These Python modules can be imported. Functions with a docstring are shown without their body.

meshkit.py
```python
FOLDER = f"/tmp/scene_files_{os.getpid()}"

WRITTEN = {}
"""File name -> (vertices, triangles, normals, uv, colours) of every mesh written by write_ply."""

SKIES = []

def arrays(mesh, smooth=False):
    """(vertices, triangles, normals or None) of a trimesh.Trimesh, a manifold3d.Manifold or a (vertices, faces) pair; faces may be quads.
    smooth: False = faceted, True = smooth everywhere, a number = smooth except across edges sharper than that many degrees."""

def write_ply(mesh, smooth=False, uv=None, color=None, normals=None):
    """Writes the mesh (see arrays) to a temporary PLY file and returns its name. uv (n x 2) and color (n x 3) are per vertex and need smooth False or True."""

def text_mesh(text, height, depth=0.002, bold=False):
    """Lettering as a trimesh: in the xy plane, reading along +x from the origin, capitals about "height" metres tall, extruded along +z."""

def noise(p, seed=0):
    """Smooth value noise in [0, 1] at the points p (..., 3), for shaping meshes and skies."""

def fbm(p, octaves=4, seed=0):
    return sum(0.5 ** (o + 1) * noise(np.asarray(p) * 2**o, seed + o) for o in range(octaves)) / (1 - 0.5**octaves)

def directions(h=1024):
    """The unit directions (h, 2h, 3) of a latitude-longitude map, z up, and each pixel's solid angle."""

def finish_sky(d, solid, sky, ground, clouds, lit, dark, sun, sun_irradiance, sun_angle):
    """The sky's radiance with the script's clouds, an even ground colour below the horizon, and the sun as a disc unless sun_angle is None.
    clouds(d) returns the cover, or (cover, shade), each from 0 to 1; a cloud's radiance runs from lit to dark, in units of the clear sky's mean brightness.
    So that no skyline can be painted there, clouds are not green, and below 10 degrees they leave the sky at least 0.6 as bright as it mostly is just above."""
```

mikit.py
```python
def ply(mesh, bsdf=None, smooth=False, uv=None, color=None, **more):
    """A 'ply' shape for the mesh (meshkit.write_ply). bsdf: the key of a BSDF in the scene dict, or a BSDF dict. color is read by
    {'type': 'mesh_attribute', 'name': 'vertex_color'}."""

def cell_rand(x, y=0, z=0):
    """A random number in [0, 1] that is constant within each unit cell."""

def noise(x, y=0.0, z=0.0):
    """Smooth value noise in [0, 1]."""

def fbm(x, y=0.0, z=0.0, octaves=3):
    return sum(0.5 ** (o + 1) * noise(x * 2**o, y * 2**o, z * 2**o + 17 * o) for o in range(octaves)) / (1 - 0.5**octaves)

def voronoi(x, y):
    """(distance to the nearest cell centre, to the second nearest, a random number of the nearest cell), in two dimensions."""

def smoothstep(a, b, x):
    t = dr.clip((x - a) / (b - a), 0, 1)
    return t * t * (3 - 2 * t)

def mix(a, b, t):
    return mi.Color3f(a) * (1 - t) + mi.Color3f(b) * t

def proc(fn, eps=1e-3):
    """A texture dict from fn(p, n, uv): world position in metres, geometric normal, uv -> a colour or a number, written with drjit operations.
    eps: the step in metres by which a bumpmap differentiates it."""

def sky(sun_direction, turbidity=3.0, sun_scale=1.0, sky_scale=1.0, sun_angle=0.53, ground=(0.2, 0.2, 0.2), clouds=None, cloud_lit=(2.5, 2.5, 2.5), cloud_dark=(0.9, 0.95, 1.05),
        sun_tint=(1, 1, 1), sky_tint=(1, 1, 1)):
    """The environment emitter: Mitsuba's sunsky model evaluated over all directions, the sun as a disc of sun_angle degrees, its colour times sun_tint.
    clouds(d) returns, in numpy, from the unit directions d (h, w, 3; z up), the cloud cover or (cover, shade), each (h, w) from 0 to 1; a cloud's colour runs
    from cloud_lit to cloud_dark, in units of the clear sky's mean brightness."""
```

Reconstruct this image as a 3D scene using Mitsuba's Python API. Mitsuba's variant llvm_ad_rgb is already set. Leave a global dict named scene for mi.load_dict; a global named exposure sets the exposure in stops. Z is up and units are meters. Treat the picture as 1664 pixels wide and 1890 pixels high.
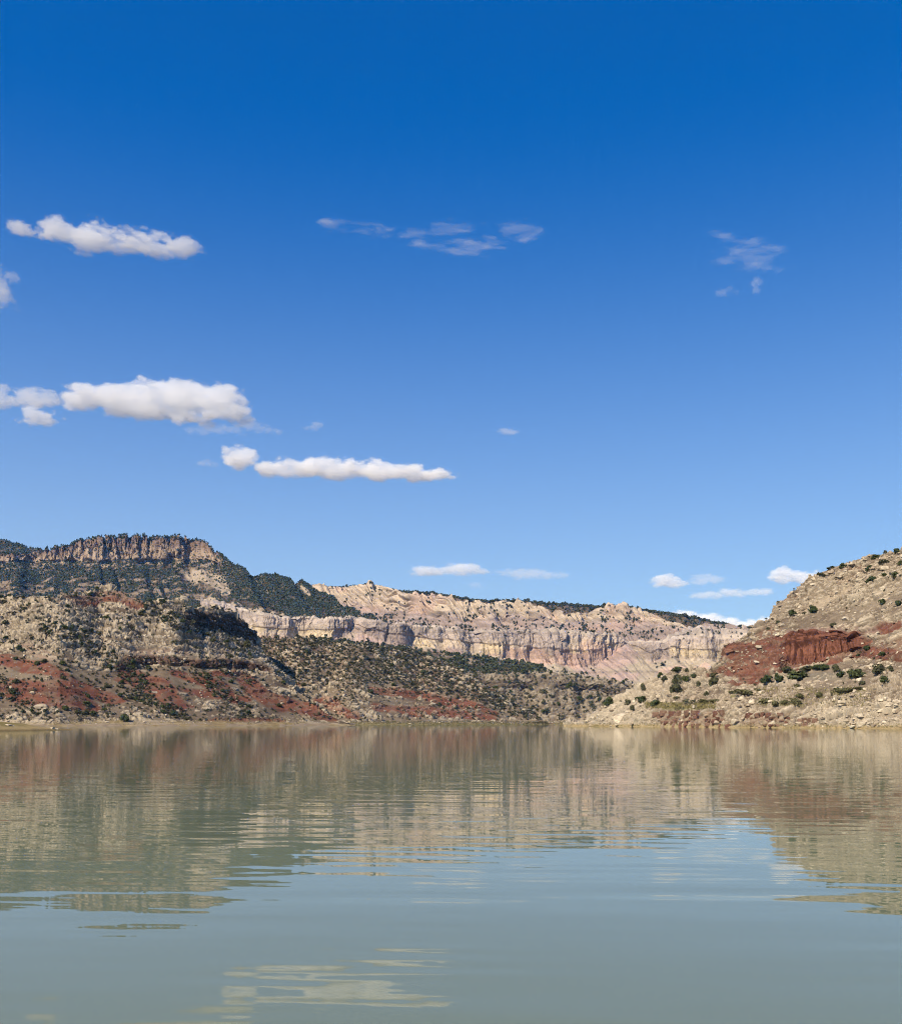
import math, random
import numpy as np, trimesh
import drjit as dr
import mitsuba as mi
import mikit, meshkit
from scipy.spatial import cKDTree

T = mi.ScalarTransform4f
scene, labels = {}, {}

# ------------------------------------------------------------------ camera, sky, exposure
F, CX, HY, EYE = 1784.0, 832.0, 1334.0, 1.7        # focal length and principal point in photo pixels, eye height above the lake
scene['camera'] = {'type': 'perspective', 'fov': math.degrees(2 * math.atan(832 / F)), 'fov_axis': 'x',
                   'to_world': T().look_at(origin=[0, 0, EYE], target=[0, 100, EYE], up=[0, 0, 1]),
                   'principal_point_offset_x': 0.0, 'principal_point_offset_y': (945 - HY) / 1890, 'near_clip': 0.1, 'far_clip': 60000.0}
exposure = 1.8
SUN = np.array([-0.50, -0.61, 0.63]); SUN /= np.linalg.norm(SUN)


def veil(d):
    """Thin haze whitening the lowest sky, all round the horizon."""
    e = np.degrees(np.arcsin(np.clip(d[..., 2], 0, 1)))
    return 0.63 * np.clip(1 - e / 33.0, 0, 1) ** 1.9


scene['sky'] = mikit.sky(SUN.tolist(), turbidity=2.0, sun_scale=1.4, sky_tint=(0.0, 0.625, 1.29), sun_tint=(0.93, 1.0, 1.09), clouds=veil, cloud_lit=(3.9, 4.2, 3.9), ground=(0.18, 0.16, 0.13))

# ------------------------------------------------------------------ helpers


def pt(px, py, D):
    """The place D metres out that lies behind a pixel of the photograph."""
    return np.stack([(np.asarray(px) - CX) / F * D, D + 0 * np.asarray(px, float), EYE + (HY - np.asarray(py)) / F * D], -1)


def line(pts, u):
    a = np.array(pts, float)
    return np.interp(u, a[:, 0], a[:, 1])


def smooth(a, b, x):
    t = np.clip((x - a) / (b - a), 0, 1)
    return t * t * (3 - 2 * t)


def mixc(a, b, m):
    m = np.asarray(m)[..., None]
    return np.asarray(a) * (1 - m) + np.asarray(b) * m


def hash3(i, j, k):
    h = (i.astype(np.int64) * 374761393 + j.astype(np.int64) * 668265263 + k * 2147483647 + 12345) & 0xFFFFFFFF
    h = ((h ^ (h >> 13)) * 1274126177) & 0xFFFFFFFF
    return ((h ^ (h >> 16)) & 0xFFFFFF) / 16777215.0


def worley(x, y, seed=0):
    """F1, F2 and a random number of the nearest cell."""
    ix, iy = np.floor(x), np.floor(y)
    f1, f2, r = np.full(x.shape, 9.0), np.full(x.shape, 9.0), np.zeros(x.shape)
    for a in (-1, 0, 1):
        for b in (-1, 0, 1):
            i, j = ix + a, iy + b
            d = np.hypot(i + hash3(i, j, seed + 1) - x, j + hash3(i, j, seed + 2) - y)
            f2 = np.where(d < f1, f1, np.minimum(f2, d))
            r = np.where(d < f1, hash3(i, j, seed + 3), r)
            f1 = np.minimum(f1, d)
    return f1, f2, r


def ns(p, sx, sy=None, sz=None, seed=0, octaves=3):
    sy, sz = sy or sx, sz or sx
    return meshkit.fbm(p / np.array([sx, sy, sz]), octaves, seed)


class Land:
    """A hill swept through contour lines (waterline, ledges, cliff foot, cliff edge, crest ...), with its back falling away behind."""

    def __init__(self, u0, u1, du, base, lines, dv=1.0, back=((60, 0.97), (400, 0.0)), bend=None, sub=True):
        u = np.arange(u0, u1 + du, du)
        D = line(base[0], u)
        D0 = D
        if base[1] is None:                                  # a shore: starts under water
            rows = [(D - 8, np.full_like(u, -2.0)), (D, np.zeros_like(u))]
            v = HY + EYE * F / D
        else:
            v = line(base[1], u)
            rows = [(D - 8, EYE + (HY - v) / F * D - 12.0), (D, EYE + (HY - v) / F * D)]
        counts, z = [3], rows[-1][1]
        for k, (pts, slope) in enumerate(lines):
            v2 = np.minimum(line(pts, u), v - 0.05)
            t = np.tan(np.radians(line(slope, u) if isinstance(slope, list) else slope))
            e = (HY - v2) / F
            t = np.maximum(t, e + 0.06)
            D2 = (D * t + EYE - z) / (t - e)
            Db = np.maximum(D2 + (bend(k, u) if bend is not None else 0), rows[-1][0] + 0.05)
            counts.append(max(2, int(np.ceil(np.percentile(v - v2, 97) / dv))))
            rows.append((Db, EYE + e * Db))
            D, v, z = D2, v2, EYE + e * D2
        D, z = rows[-1]
        for dd, q in back:
            rows.append((D + dd, np.where(q > 0, z * q, -4.0)))
            counts.append(6)
        P, S = [], []
        for k, c in enumerate(counts):
            (Da, za), (Db, zb) = rows[k], rows[k + 1]
            for s in np.arange(c) / c:
                P.append((Da + (Db - Da) * s, za + (zb - za) * s)); S.append(k - 1 + s)
        P.append(rows[-1]); S.append(len(counts) - 1.0)
        Dg = np.array([a for a, _ in P]); zg = np.array([b for _, b in P])
        self.p = np.stack([(u[None] - CX) / F * Dg, Dg, zg], -1)
        self.s = np.repeat(np.array(S)[:, None], len(u), 1)
        self.top = len(lines)
        self.u = u
        self.shape = Dg.shape
        self.rock = np.zeros(self.shape)

    def normals(self):
        a = np.gradient(self.p, axis=1); b = np.gradient(self.p, axis=0)
        n = np.cross(a, b)
        return n / (np.linalg.norm(n, axis=-1, keepdims=True) + 1e-9)

    def push(self, amount, n=None):
        """Displaces along the normal, fading out under water."""
        n = self.normals() if n is None else n
        fade = smooth(-0.3, 1.5, self.p[..., 2])
        self.p = self.p + n * (amount * fade)[..., None]

    def mesh(self):
        r, c = self.shape
        i = np.arange(r * c).reshape(r, c)
        f = np.concatenate([np.stack([i[:-1, :-1], i[:-1, 1:], i[1:, 1:]], -1).reshape(-1, 3), np.stack([i[:-1, :-1], i[1:, 1:], i[1:, :-1]], -1).reshape(-1, 3)])
        return self.p.reshape(-1, 3), f

    def index(self):
        """Which vertices can be seen from the lake in front, for standing things on them."""
        p = self.p
        u, v = CX + F * p[..., 0] / p[..., 1], HY - F * (p[..., 2] - EYE) / p[..., 1]
        ok = (self.s >= 0.02) & (self.s <= self.top)
        lo = np.minimum.accumulate(np.where(ok, v, 1e9), axis=0)
        ok &= v <= lo + 0.3
        self.vis = p[ok]; self.vs = self.s[ok]; self.vr = self.rock[ok]
        self.kd = cKDTree(np.stack([u[ok], v[ok]], -1))

    def spot(self, px, py):
        q = np.stack([np.asarray(px, float), np.asarray(py, float)], -1)
        d, i = self.kd.query(q)
        return self.vis[i], d, self.vs[i]


def streak(p, pts, rad):
    """Nearness (0..1) to a chain of world points with a radius in metres."""
    best = np.full(p.shape[:-1], 9.0)
    pts = np.asarray(pts, float)
    rad = np.broadcast_to(rad, len(pts))
    for k in range(max(1, len(pts) - 1)):
        a, b = pts[k], pts[min(k + 1, len(pts) - 1)]
        ab = b - a
        t = np.clip(((p - a) @ ab) / max(ab @ ab, 1e-9), 0, 1)
        r = rad[k] + (rad[min(k + 1, len(pts) - 1)] - rad[k]) * t
        best = np.minimum(best, np.linalg.norm(p - a - t[..., None] * ab, axis=-1) / r)
    return best


def patches(L, zones, rag=0.5, scale=8.0, seed=3):
    """How much each vertex belongs to one of the zones: ragged blobs laid on the hill, in metres."""
    L.index()
    out = np.zeros(L.shape)
    w = ns(L.p, scale * 1.6, seed=seed, octaves=5) - 0.5
    for pix, rpx in zones:
        q, _, _ = L.spot([a for a, _ in pix], [b for _, b in pix])
        r = np.array(rpx if isinstance(rpx, (list, tuple)) else [rpx] * len(pix)) / F * q[:, 1]
        d = streak(L.p, q, r * 1.15) + rag * 2 * w
        out = np.maximum(out, 1 - smooth(0.7, 1.15, d))
    return out


def structure(key, label, ply):
    scene[key] = ply
    labels[key] = {'label': label, 'kind': 'structure'}


def add_land(key, label, L, col):
    v, f = L.mesh()
    scene[key] = mikit.ply((v, f), 'earth', color=np.clip(col, 0.004, 0.9).reshape(-1, 3))
    labels[key] = {'label': label, 'kind': 'structure'}


scene['earth'] = {'type': 'twosided', 'bsdf': {'type': 'diffuse', 'reflectance': {'type': 'mesh_attribute', 'name': 'vertex_color'}}}

TAN = np.array([0.255, 0.203, 0.145]); SOIL = np.array([0.140, 0.106, 0.077]); PALE = np.array([0.50, 0.425, 0.315]); SAND = np.array([0.33, 0.25, 0.125])
RED = np.array([0.138, 0.058, 0.041]); DARKRED = np.array([0.078, 0.033, 0.026]); ORANGE = np.array([0.196, 0.084, 0.054]); GREY = np.array([0.18, 0.155, 0.115])
SAGE = np.array([0.20, 0.17, 0.10])

# ------------------------------------------------------------------ right headland
SH_G = [(1040, 490), (1067, 475), (1107, 455), (1200, 410), (1280, 375), (1340, 350), (1456, 315), (1560, 290), (1664, 268), (1760, 250), (1870, 235)]
ledge_G = [(1040, 1337), (1067, 1336), (1107, 1328), (1150, 1322), (1200, 1311), (1209, 1309), (1340, 1309), (1368, 1313), (1456, 1315), (1500, 1310), (1560, 1305), (1664, 1299), (1870, 1290)]
bench_G = [(1040, 1336.8), (1067, 1335), (1107, 1312), (1125, 1291), (1150, 1279), (1180, 1266), (1216, 1248), (1241, 1238), (1263, 1236), (1290, 1236), (1310, 1239), (1340, 1252), (1387, 1262), (1408, 1254), (1440, 1244), (1459, 1238),
           (1500, 1235), (1530, 1226), (1568, 1219), (1664, 1222), (1870, 1222)]
low_G = [(1040, 1336.6), (1067, 1334.8), (1107, 1311.8), (1125, 1290.8), (1180, 1265.8), (1241, 1237.8), (1305, 1238), (1318, 1231), (1336, 1217), (1375, 1217), (1420, 1233), (1452, 1233), (1514, 1225), (1586, 1198), (1664, 1200), (1870, 1200)]
cliff_G = [(1040, 1336.5), (1067, 1334.6), (1107, 1311.6), (1125, 1290.6), (1180, 1265.6), (1241, 1237.6), (1305, 1237.9), (1318, 1230.8), (1331, 1217), (1335, 1196), (1350, 1189), (1394, 1183), (1440, 1180), (1459, 1173), (1500, 1168), (1586, 1172), (1620, 1180), (1664, 1184), (1870, 1186)]
mid_G = [(1040, 1336.4), (1067, 1334.4), (1107, 1311.4), (1125, 1290.4), (1180, 1265.4), (1241, 1237.4), (1305, 1237.8), (1318, 1230.6), (1331, 1216), (1335, 1194), (1350, 1187), (1360, 1183), (1394, 1162), (1423, 1141), (1470, 1130), (1560, 1108), (1664, 1090), (1870, 1075)]
crest_G = [(1040, 1336.3), (1067, 1334.2), (1107, 1311.2), (1125, 1290.2), (1180, 1265.2), (1241, 1237.2), (1305, 1237.6), (1318, 1230.4), (1331, 1215), (1335, 1193), (1350, 1186.5), (1360, 1182.5), (1394, 1161), (1423, 1140), (1426, 1124), (1437, 1113), (1466, 1095), (1471, 1086),
           (1492, 1067), (1532, 1049), (1568, 1037), (1604, 1031), (1641, 1022), (1664, 1018), (1740, 1000), (1870, 965)]
steep = [(1040, 30), (1425, 30), (1447, 68), (1590, 66), (1610, 32), (1870, 30)]


def bend_G(k, u):
    q = np.stack([u / 60.0, u * 0 + k * 0.35, u * 0], -1)
    recess = 11.0 * smooth(1432, 1456, u) * (1 - smooth(1570, 1605, u)) if k == 2 else 0
    return (meshkit.fbm(q, 3, 5) - 0.5) * (0, 10, 12, 8, 12, 14)[k] * smooth(1310, 1420, u) + recess


G = Land(1040, 1868, 1.15, (SH_G, None), [(ledge_G, 24), (bench_G, 19), (low_G, 30), (cliff_G, 30), (mid_G, 33), (crest_G, 36)], dv=1.1, bend=bend_G)
s = G.s
# the red cliff's flutes, its banded cap, blocky rubble on the slopes
q = G.p
uu = G.u[None] + 40 * (ns(q, 7, seed=14) - .5)
cl = smooth(3.0, 3.1, s) * (1 - smooth(3.95, 4.05, s)) * smooth(1438, 1450, uu) * (1 - smooth(1582, 1600, uu))
wob = 1.2 * (ns(q, 5, seed=3, octaves=2) - .5)
across = (G.u[None] - CX) * .205                                      # metres along the face
f1, f2, r = worley((across + wob) / 2.3, q[..., 2] / 13, 10)
f1b, f2b, rb = worley((across + wob) / 0.95, q[..., 2] / 7, 12)
column = 2.6 * r + .8 * rb + 1.5 * smooth(0, .16, f2 - f1) + .5 * smooth(0, .2, f2b - f1b) - 2.6
ledges = np.abs(((q[..., 2] + 1.2 * (ns(q, 12, octaves=2) - .5)) / 1.7) % 1.0 - 0.5)
f1, f2, r = worley(across / 2.2, q[..., 2] / 1.7, 11)
cap = smooth(3.60, 3.66, s + .06 * (ns(q, 10, seed=13) - .5))
G.push(cl * ((1 - cap) * column + cap * (1.1 + 2.2 * r + .7 * smooth(0.0, 0.12, f2 - f1) - 1.0 * smooth(.38, .48, ledges))))
along = q[..., 1] * 0.75 + q[..., 2] * 0.75
dens = 0.40 - 0.25 * smooth(1.0, 1.4, s) * (1 - smooth(1.9, 2.2, s)) * smooth(1360, 1420, G.u)[None] - 0.25 * smooth(4.0, 4.3, s) * (1 - smooth(4.7, 5.0, s)) * smooth(1400, 1470, G.u)[None] + 0.9 * (ns(q, 14, seed=21) - 0.5)
tot = np.zeros(G.shape)
for size, amp, seed, cut in ((4.6, 2.4, 31, 0.30), (2.3, 1.4, 37, 0.6), (1.1, 0.6, 41, 0.85)):
    f1, f2, r = worley(q[..., 0] / size + q[..., 1] * 0.12 / size, along / (size * 0.62), seed)
    on = smooth(-0.05, 0.05, dens * cut - r) * smooth(0.02, 0.30, f2 - f1)
    tot += amp * on * (0.5 + r / np.maximum(dens * cut, .05) * 0.5) * (1 - cl)
    G.rock = np.maximum(G.rock, on * (1 - cl))
G.push(tot + 1.2 * (ns(q, 9, seed=2) - 0.5) * (1 - cl))
red_zones = [([(1340, 1200), (1400, 1205), (1440, 1215), (1480, 1226)], [20, 36, 38, 24]), ([(1455, 1205), (1520, 1205), (1590, 1192)], [30, 28, 18]), ([(1310, 1245), (1350, 1232), (1400, 1245)], [10, 20, 18]), ([(1345, 1258), (1395, 1262)], [6, 8]),
             ([(1600, 1205), (1664, 1212), (1800, 1210)], [14, 13, 16]), ([(1370, 1195), (1420, 1180), (1455, 1172)], [14, 12, 8]), ([(1622, 1160), (1650, 1155)], [16, 12]), ([(1440, 1238), (1500, 1233), (1560, 1215), (1595, 1200)], [10, 11, 13, 12])]
redm = patches(G, red_zones, 0.55, 7.0)
ledge_red = patches(G, [([(1225, 1326), (1325, 1328)], 13), ([(1380, 1330), (1450, 1332)], 12), ([(1480, 1341), (1664, 1344)], 4)], 0.8, 5.0, 9)
bench_grey = patches(G, [([(1420, 1262), (1500, 1247), (1560, 1250)], [12, 14, 18]), ([(1265, 1255), (1310, 1262)], [14, 12])], 0.4, 8, 17)
green = patches(G, [([(1200, 1302), (1250, 1306), (1310, 1302)], [4, 6, 5]), ([(1405, 1300), (1478, 1301)], 5), ([(1340, 1290), (1400, 1275)], [8, 7]), ([(1540, 1277), (1600, 1272)], 7)], 0.6, 5, 23)
pale_top = patches(G, [([(1500, 1120), (1560, 1090)], [18, 12]), ([(1360, 1308), (1440, 1308), (1520, 1300)], [5, 5, 8])], 0.5, 8, 29)
purple = patches(G, [([(1455, 1166), (1540, 1160), (1615, 1166)], [8, 13, 9])], .7, 6, 33)
p = G.p
n1, n2, n3 = ns(p, 18, seed=51), ns(p, 3.2, seed=52), ns(p, 1.1, seed=53, octaves=2)
c = mixc(SOIL * 0.85, TAN * 0.85, smooth(.3, .7, n1 * 0.6 + n2 * 0.4))
c = mixc(c, GREY * 1.0, bench_grey * 0.8)
c = mixc(c, TAN * 1.2, pale_top * 0.8)
c = mixc(c, [0.17, 0.085, 0.055], smooth(.52, .68, ns(p, 25, seed=54)) * smooth(2.2, 3, s) * 0.55)
strata = (p[..., 2] + 1.2 * (n1 - .5)) / 3.0
c = mixc(c, mixc(RED, ORANGE * .9, smooth(.4, .75, n2 * .5 + ns(p, 9, seed=56) * .5)), redm * (1 - .5 * smooth(.5, .68, ns(p, 2.2, 6, 2.2, seed=57))))
beds = smooth(.55, .72, ns(np.stack([strata * 2.2, p[..., 0] / 30, 0 * n1], -1), 1.0, seed=59, octaves=2))
c = mixc(c, DARKRED, redm * beds * .55)
c = mixc(c, mixc([.15, .095, .08], [.24, .17, .135], n2), purple * .8)
band = smooth(.35, .6, ns(np.stack([strata * 2, p[..., 0] * .02, p[..., 1] * .02], -1), 1.0, seed=58, octaves=2))
c = mixc(c, mixc(ORANGE * .88, DARKRED, band * .45 + cap * .25), cl)
c = mixc(c, mixc(c, mixc(PALE, TAN * 1.15, n2), 0.85 - 0.75 * redm), G.rock * (1 - cl) * smooth(.25, .5, n1 + .25))
c = mixc(c, mixc([0.17, 0.095, 0.065], TAN, smooth(.3, .7, n2)), ledge_red * 0.7)
c = mixc(c, [0.13, 0.12, 0.05], green * .75)
wet = 1 - smooth(0.25, 1.6, p[..., 2] + .6 * (n2 - .5))
tip = 1 - smooth(1130, 1260, G.u)[None]
c = mixc(c, PALE * .85, np.maximum(tip, .8 * (1 - smooth(.9, 1.15, s + .3 * (n2 - .5))) * smooth(1455, 1520, G.u)[None]) * (1 - wet) * .6)
c = mixc(c, SAND * .9, wet * 0.75)
c = c * (0.70 + 0.6 * n3)[..., None]
add_land('headland', 'steep right-hand headland of red and tan rock sloping into the lake', G, c)
G.index()

# ------------------------------------------------------------------ left hillside
SH_F = [(-230, 500), (0, 520), (110, 525), (180, 535), (300, 550), (430, 585), (580, 630), (640, 650), (660, 660)]
beach_F = [(-230, 1338), (0, 1332), (60, 1335), (110, 1336), (180, 1329), (300, 1329), (420, 1331), (520, 1332), (600, 1334), (645, 1336.8), (660, 1337)]
redbase_F = [(-230, 1280), (0, 1300), (70, 1318), (130, 1321), (190, 1300), (240, 1305), (300, 1318), (380, 1322), (460, 1320), (540, 1318), (600, 1328), (645, 1336.5), (660, 1336.8)]
redtop_F = [(-230, 1190), (0, 1203), (60, 1205), (120, 1218), (190, 1236), (232, 1230), (300, 1228), (360, 1232), (440, 1236), (500, 1241), (540, 1272), (600, 1322), (645, 1336.2), (660, 1336.6)]
ledge_F = [(-230, 1180), (0, 1192), (60, 1194), (120, 1206), (190, 1222), (232, 1216), (300, 1215), (360, 1219), (440, 1221), (490, 1229), (502, 1239), (540, 1270), (600, 1321), (645, 1336), (660, 1336.4)]
foot_F = [(-230, 1140), (0, 1150), (100, 1150), (200, 1160), (300, 1160), (340, 1160), (375, 1164), (400, 1170), (434, 1179), (471, 1198), (482, 1214), (502, 1236), (540, 1268), (600, 1320.5), (645, 1335.8), (660, 1336.2)]
edge_F = [(-230, 1125), (0, 1130), (100, 1126), (200, 1128), (280, 1135), (330, 1134), (342, 1129), (375, 1130), (430, 1139), (441, 1143), (464, 1163), (472, 1172), (480, 1206), (502, 1235), (540, 1267), (600, 1320), (645, 1335.6), (660, 1336)]
crest_F = [(-230, 1098), (0, 1108), (67, 1106), (101, 1103), (162, 1098), (182, 1091), (195, 1088), (203, 1089), (219, 1096), (242, 1106), (269, 1114), (293, 1113), (337, 1114), (346, 1125), (421, 1131), (441, 1142.5), (464, 1162), (473, 1172), (480, 1205.5),
           (502, 1234), (540, 1266), (600, 1319.5), (645, 1335.4), (660, 1335.8)]


def bend_F(k, u):
    und = (meshkit.fbm(np.stack([u / 90.0, u * 0 + k * 0.3, u * 0], -1), 3, 6) - 0.5) * (0, 8, 26, 26, 40, 40, 46)[k]
    if k == 2:
        und = und + 8.5 * smooth(200, 245, u) * (1 - smooth(470, 510, u))
    if k == 4:
        und = und + 21 * smooth(325, 342, u) * (1 - smooth(474, 486, u))
    if k >= 4:                                                  # the caprock wall runs back into the distance in three shadowed stretches
        und = und + np.interp(u, [330, 340, 376, 380, 386, 432, 437, 441, 476, 484, 660], [0, 0, 58, 58, 60, 118, 118, 120, 165, 165, 165]) * (1 - smooth(500, 600, u))
    return und


FL = Land(-220, 655, 1.15, (SH_F, None), [(beach_F, 9), (redbase_F, 20), (redtop_F, 28), (ledge_F, 30), (foot_F, 27),
          (edge_F, 26), (crest_F, 20)], dv=1.1, bend=bend_F)
s, q = FL.s, FL.p
along = q[..., 1] * 0.6 + q[..., 2] * 0.8
u_ = FL.u[None]
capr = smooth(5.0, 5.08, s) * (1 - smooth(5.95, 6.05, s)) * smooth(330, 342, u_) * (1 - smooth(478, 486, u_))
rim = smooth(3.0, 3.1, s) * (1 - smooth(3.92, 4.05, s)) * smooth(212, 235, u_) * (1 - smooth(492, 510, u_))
face = np.maximum(capr, rim)
f1, f2, r = worley(q[..., 0] / 4.5 + q[..., 1] / 6.0, q[..., 2] / 4.2, 61)
FL.push(face * (3.2 * r + 1.5 * smooth(0, .2, f2 - f1) - 2) + rim * 6 * (ns(q, 9, 9, 40, seed=63, octaves=2) - .45))
dens = 0.24 + 0.28 * smooth(4.0, 4.6, s) + 0.9 * (ns(q, 30, seed=62) - 0.5) - 0.18 * smooth(1.0, 1.3, s) * (1 - smooth(2.8, 3.0, s))
tot = np.zeros(FL.shape)
for size, amp, seed, cut in ((9.0, 2.7, 71, 0.5), (4.6, 1.9, 72, 0.8), (2.4, 1.2, 73, 1.0)):
    f1, f2, r = worley(q[..., 0] / size + q[..., 1] * 0.15 / size, along / (size * 0.55), seed)
    on = smooth(-0.05, 0.05, dens * cut - r) * smooth(0.02, 0.32, f2 - f1) * (1 - face)
    tot += amp * on * (0.5 + r / np.maximum(dens * cut, .05) * 0.5)
    FL.rock = np.maximum(FL.rock, on)
shelf = np.abs(((q[..., 2] + 3 * (ns(q, 30, octaves=2, seed=74) - .5)) / 6.5) % 1.0 - 0.5)
FL.index()
peak = patches(FL, [([(95, 1108), (150, 1106), (203, 1099), (262, 1116)], [8, 11, 18, 9])], .25, 12, 45)
tot *= 1 - .85 * peak
FL.rock *= 1 - peak
FL.push((tot + 4.0 * (ns(q, 28, seed=75) - 0.5) * (1 - face) + 2.2 * smooth(.25, .4, shelf) * smooth(3.7, 4.3, s)) * smooth(0.6, 1.2, s) * (1 - .9 * smooth(560, 625, u_)))
red_F = [([(225, 1255), (300, 1272), (380, 1282), (450, 1290)], [12, 15, 15, 12]), ([(540, 1302), (610, 1318)], [20, 16]), ([(10, 1262), (70, 1280), (130, 1290), (160, 1303)], [20, 34, 36, 22]), ([(0, 1215), (60, 1232), (120, 1248)], [14, 17, 14]), ([(110, 1265), (170, 1275), (215, 1292)], [22, 22, 14]), ([(235, 1240), (290, 1265), (325, 1300)], [20, 28, 18]), ([(330, 1245), (400, 1265), (430, 1290)], [14, 24, 14]), ([(-150, 1250), (-40, 1275)], [30, 26]),
         ([(320, 1302), (352, 1304)], [6, 5]), ([(450, 1252), (480, 1275), (505, 1297)], [16, 24, 22]), ([(510, 1288), (560, 1303), (605, 1318)], [20, 20, 14]), ([(360, 1245), (430, 1245)], [8, 10]), ([(390, 1330), (520, 1326)], [6, 8]),
         ([(150, 1110), (205, 1101), (255, 1118)], [10, 18, 12]), ([(-120, 1270), (-40, 1260)], [25, 20])]
redm = patches(FL, [(z_, [1.15 * v_ for v_ in r_] if isinstance(r_, list) else r_) for z_, r_ in red_F], 0.45, 16.0, 4)
pinkm = patches(FL, [([(0, 1200), (50, 1195), (100, 1215)], [9, 12, 7]), ([(85, 1112), (150, 1106)], [8, 9]), ([(250, 1205), (330, 1208), (420, 1210)], [12, 14, 10])], 0.6, 14, 5)
p = FL.p
n1, n2, n3 = ns(p, 40, seed=81), ns(p, 7, seed=82), ns(p, 2.4, seed=83, octaves=2)
c = mixc(SOIL * 0.82, TAN * 0.72, smooth(.3, .7, n1 * .5 + n2 * .5))
c = mixc(c, [0.23, 0.165, 0.125], pinkm * .8)
c = mixc(c, mixc([.17, .105, .075], [.225, .15, .11], n2), peak * .95)
c = mixc(c, mixc(RED, ORANGE * .85, smooth(.4, .7, n2)), redm * (1 - peak) * (1 - .55 * smooth(.48, .66, ns(p, 5, 14, 5, seed=84))))
beds = smooth(.55, .72, ns(np.stack([(p[..., 2] + 2.5 * (n1 - .5)) / 2.4, p[..., 0] / 60, 0 * n1], -1), 1.0, seed=86, octaves=2))
c = mixc(c, DARKRED, redm * beds * .6)
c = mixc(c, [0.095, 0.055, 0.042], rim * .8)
c = mixc(c, mixc([0.12, 0.092, 0.07], [0.055, 0.042, 0.036], n2), capr * .97)  # caprock face painted darker than its rock, deepening the shade on the wall
c = mixc(c, mixc(c, mixc(PALE, TAN * 1.1, n2), 0.9 - 0.8 * redm), FL.rock * (1 - face) * smooth(.2, .45, n1 + .2))
c = mixc(c, mixc(SAND * .75, TAN, smooth(.4, .6, n2)), .75 * (1 - smooth(.5, 1.1, s + .5 * (n2 - .5))))
c = c * (0.74 + 0.5 * n3)[..., None]
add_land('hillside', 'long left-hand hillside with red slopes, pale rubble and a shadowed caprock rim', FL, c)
FL.index()

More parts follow.
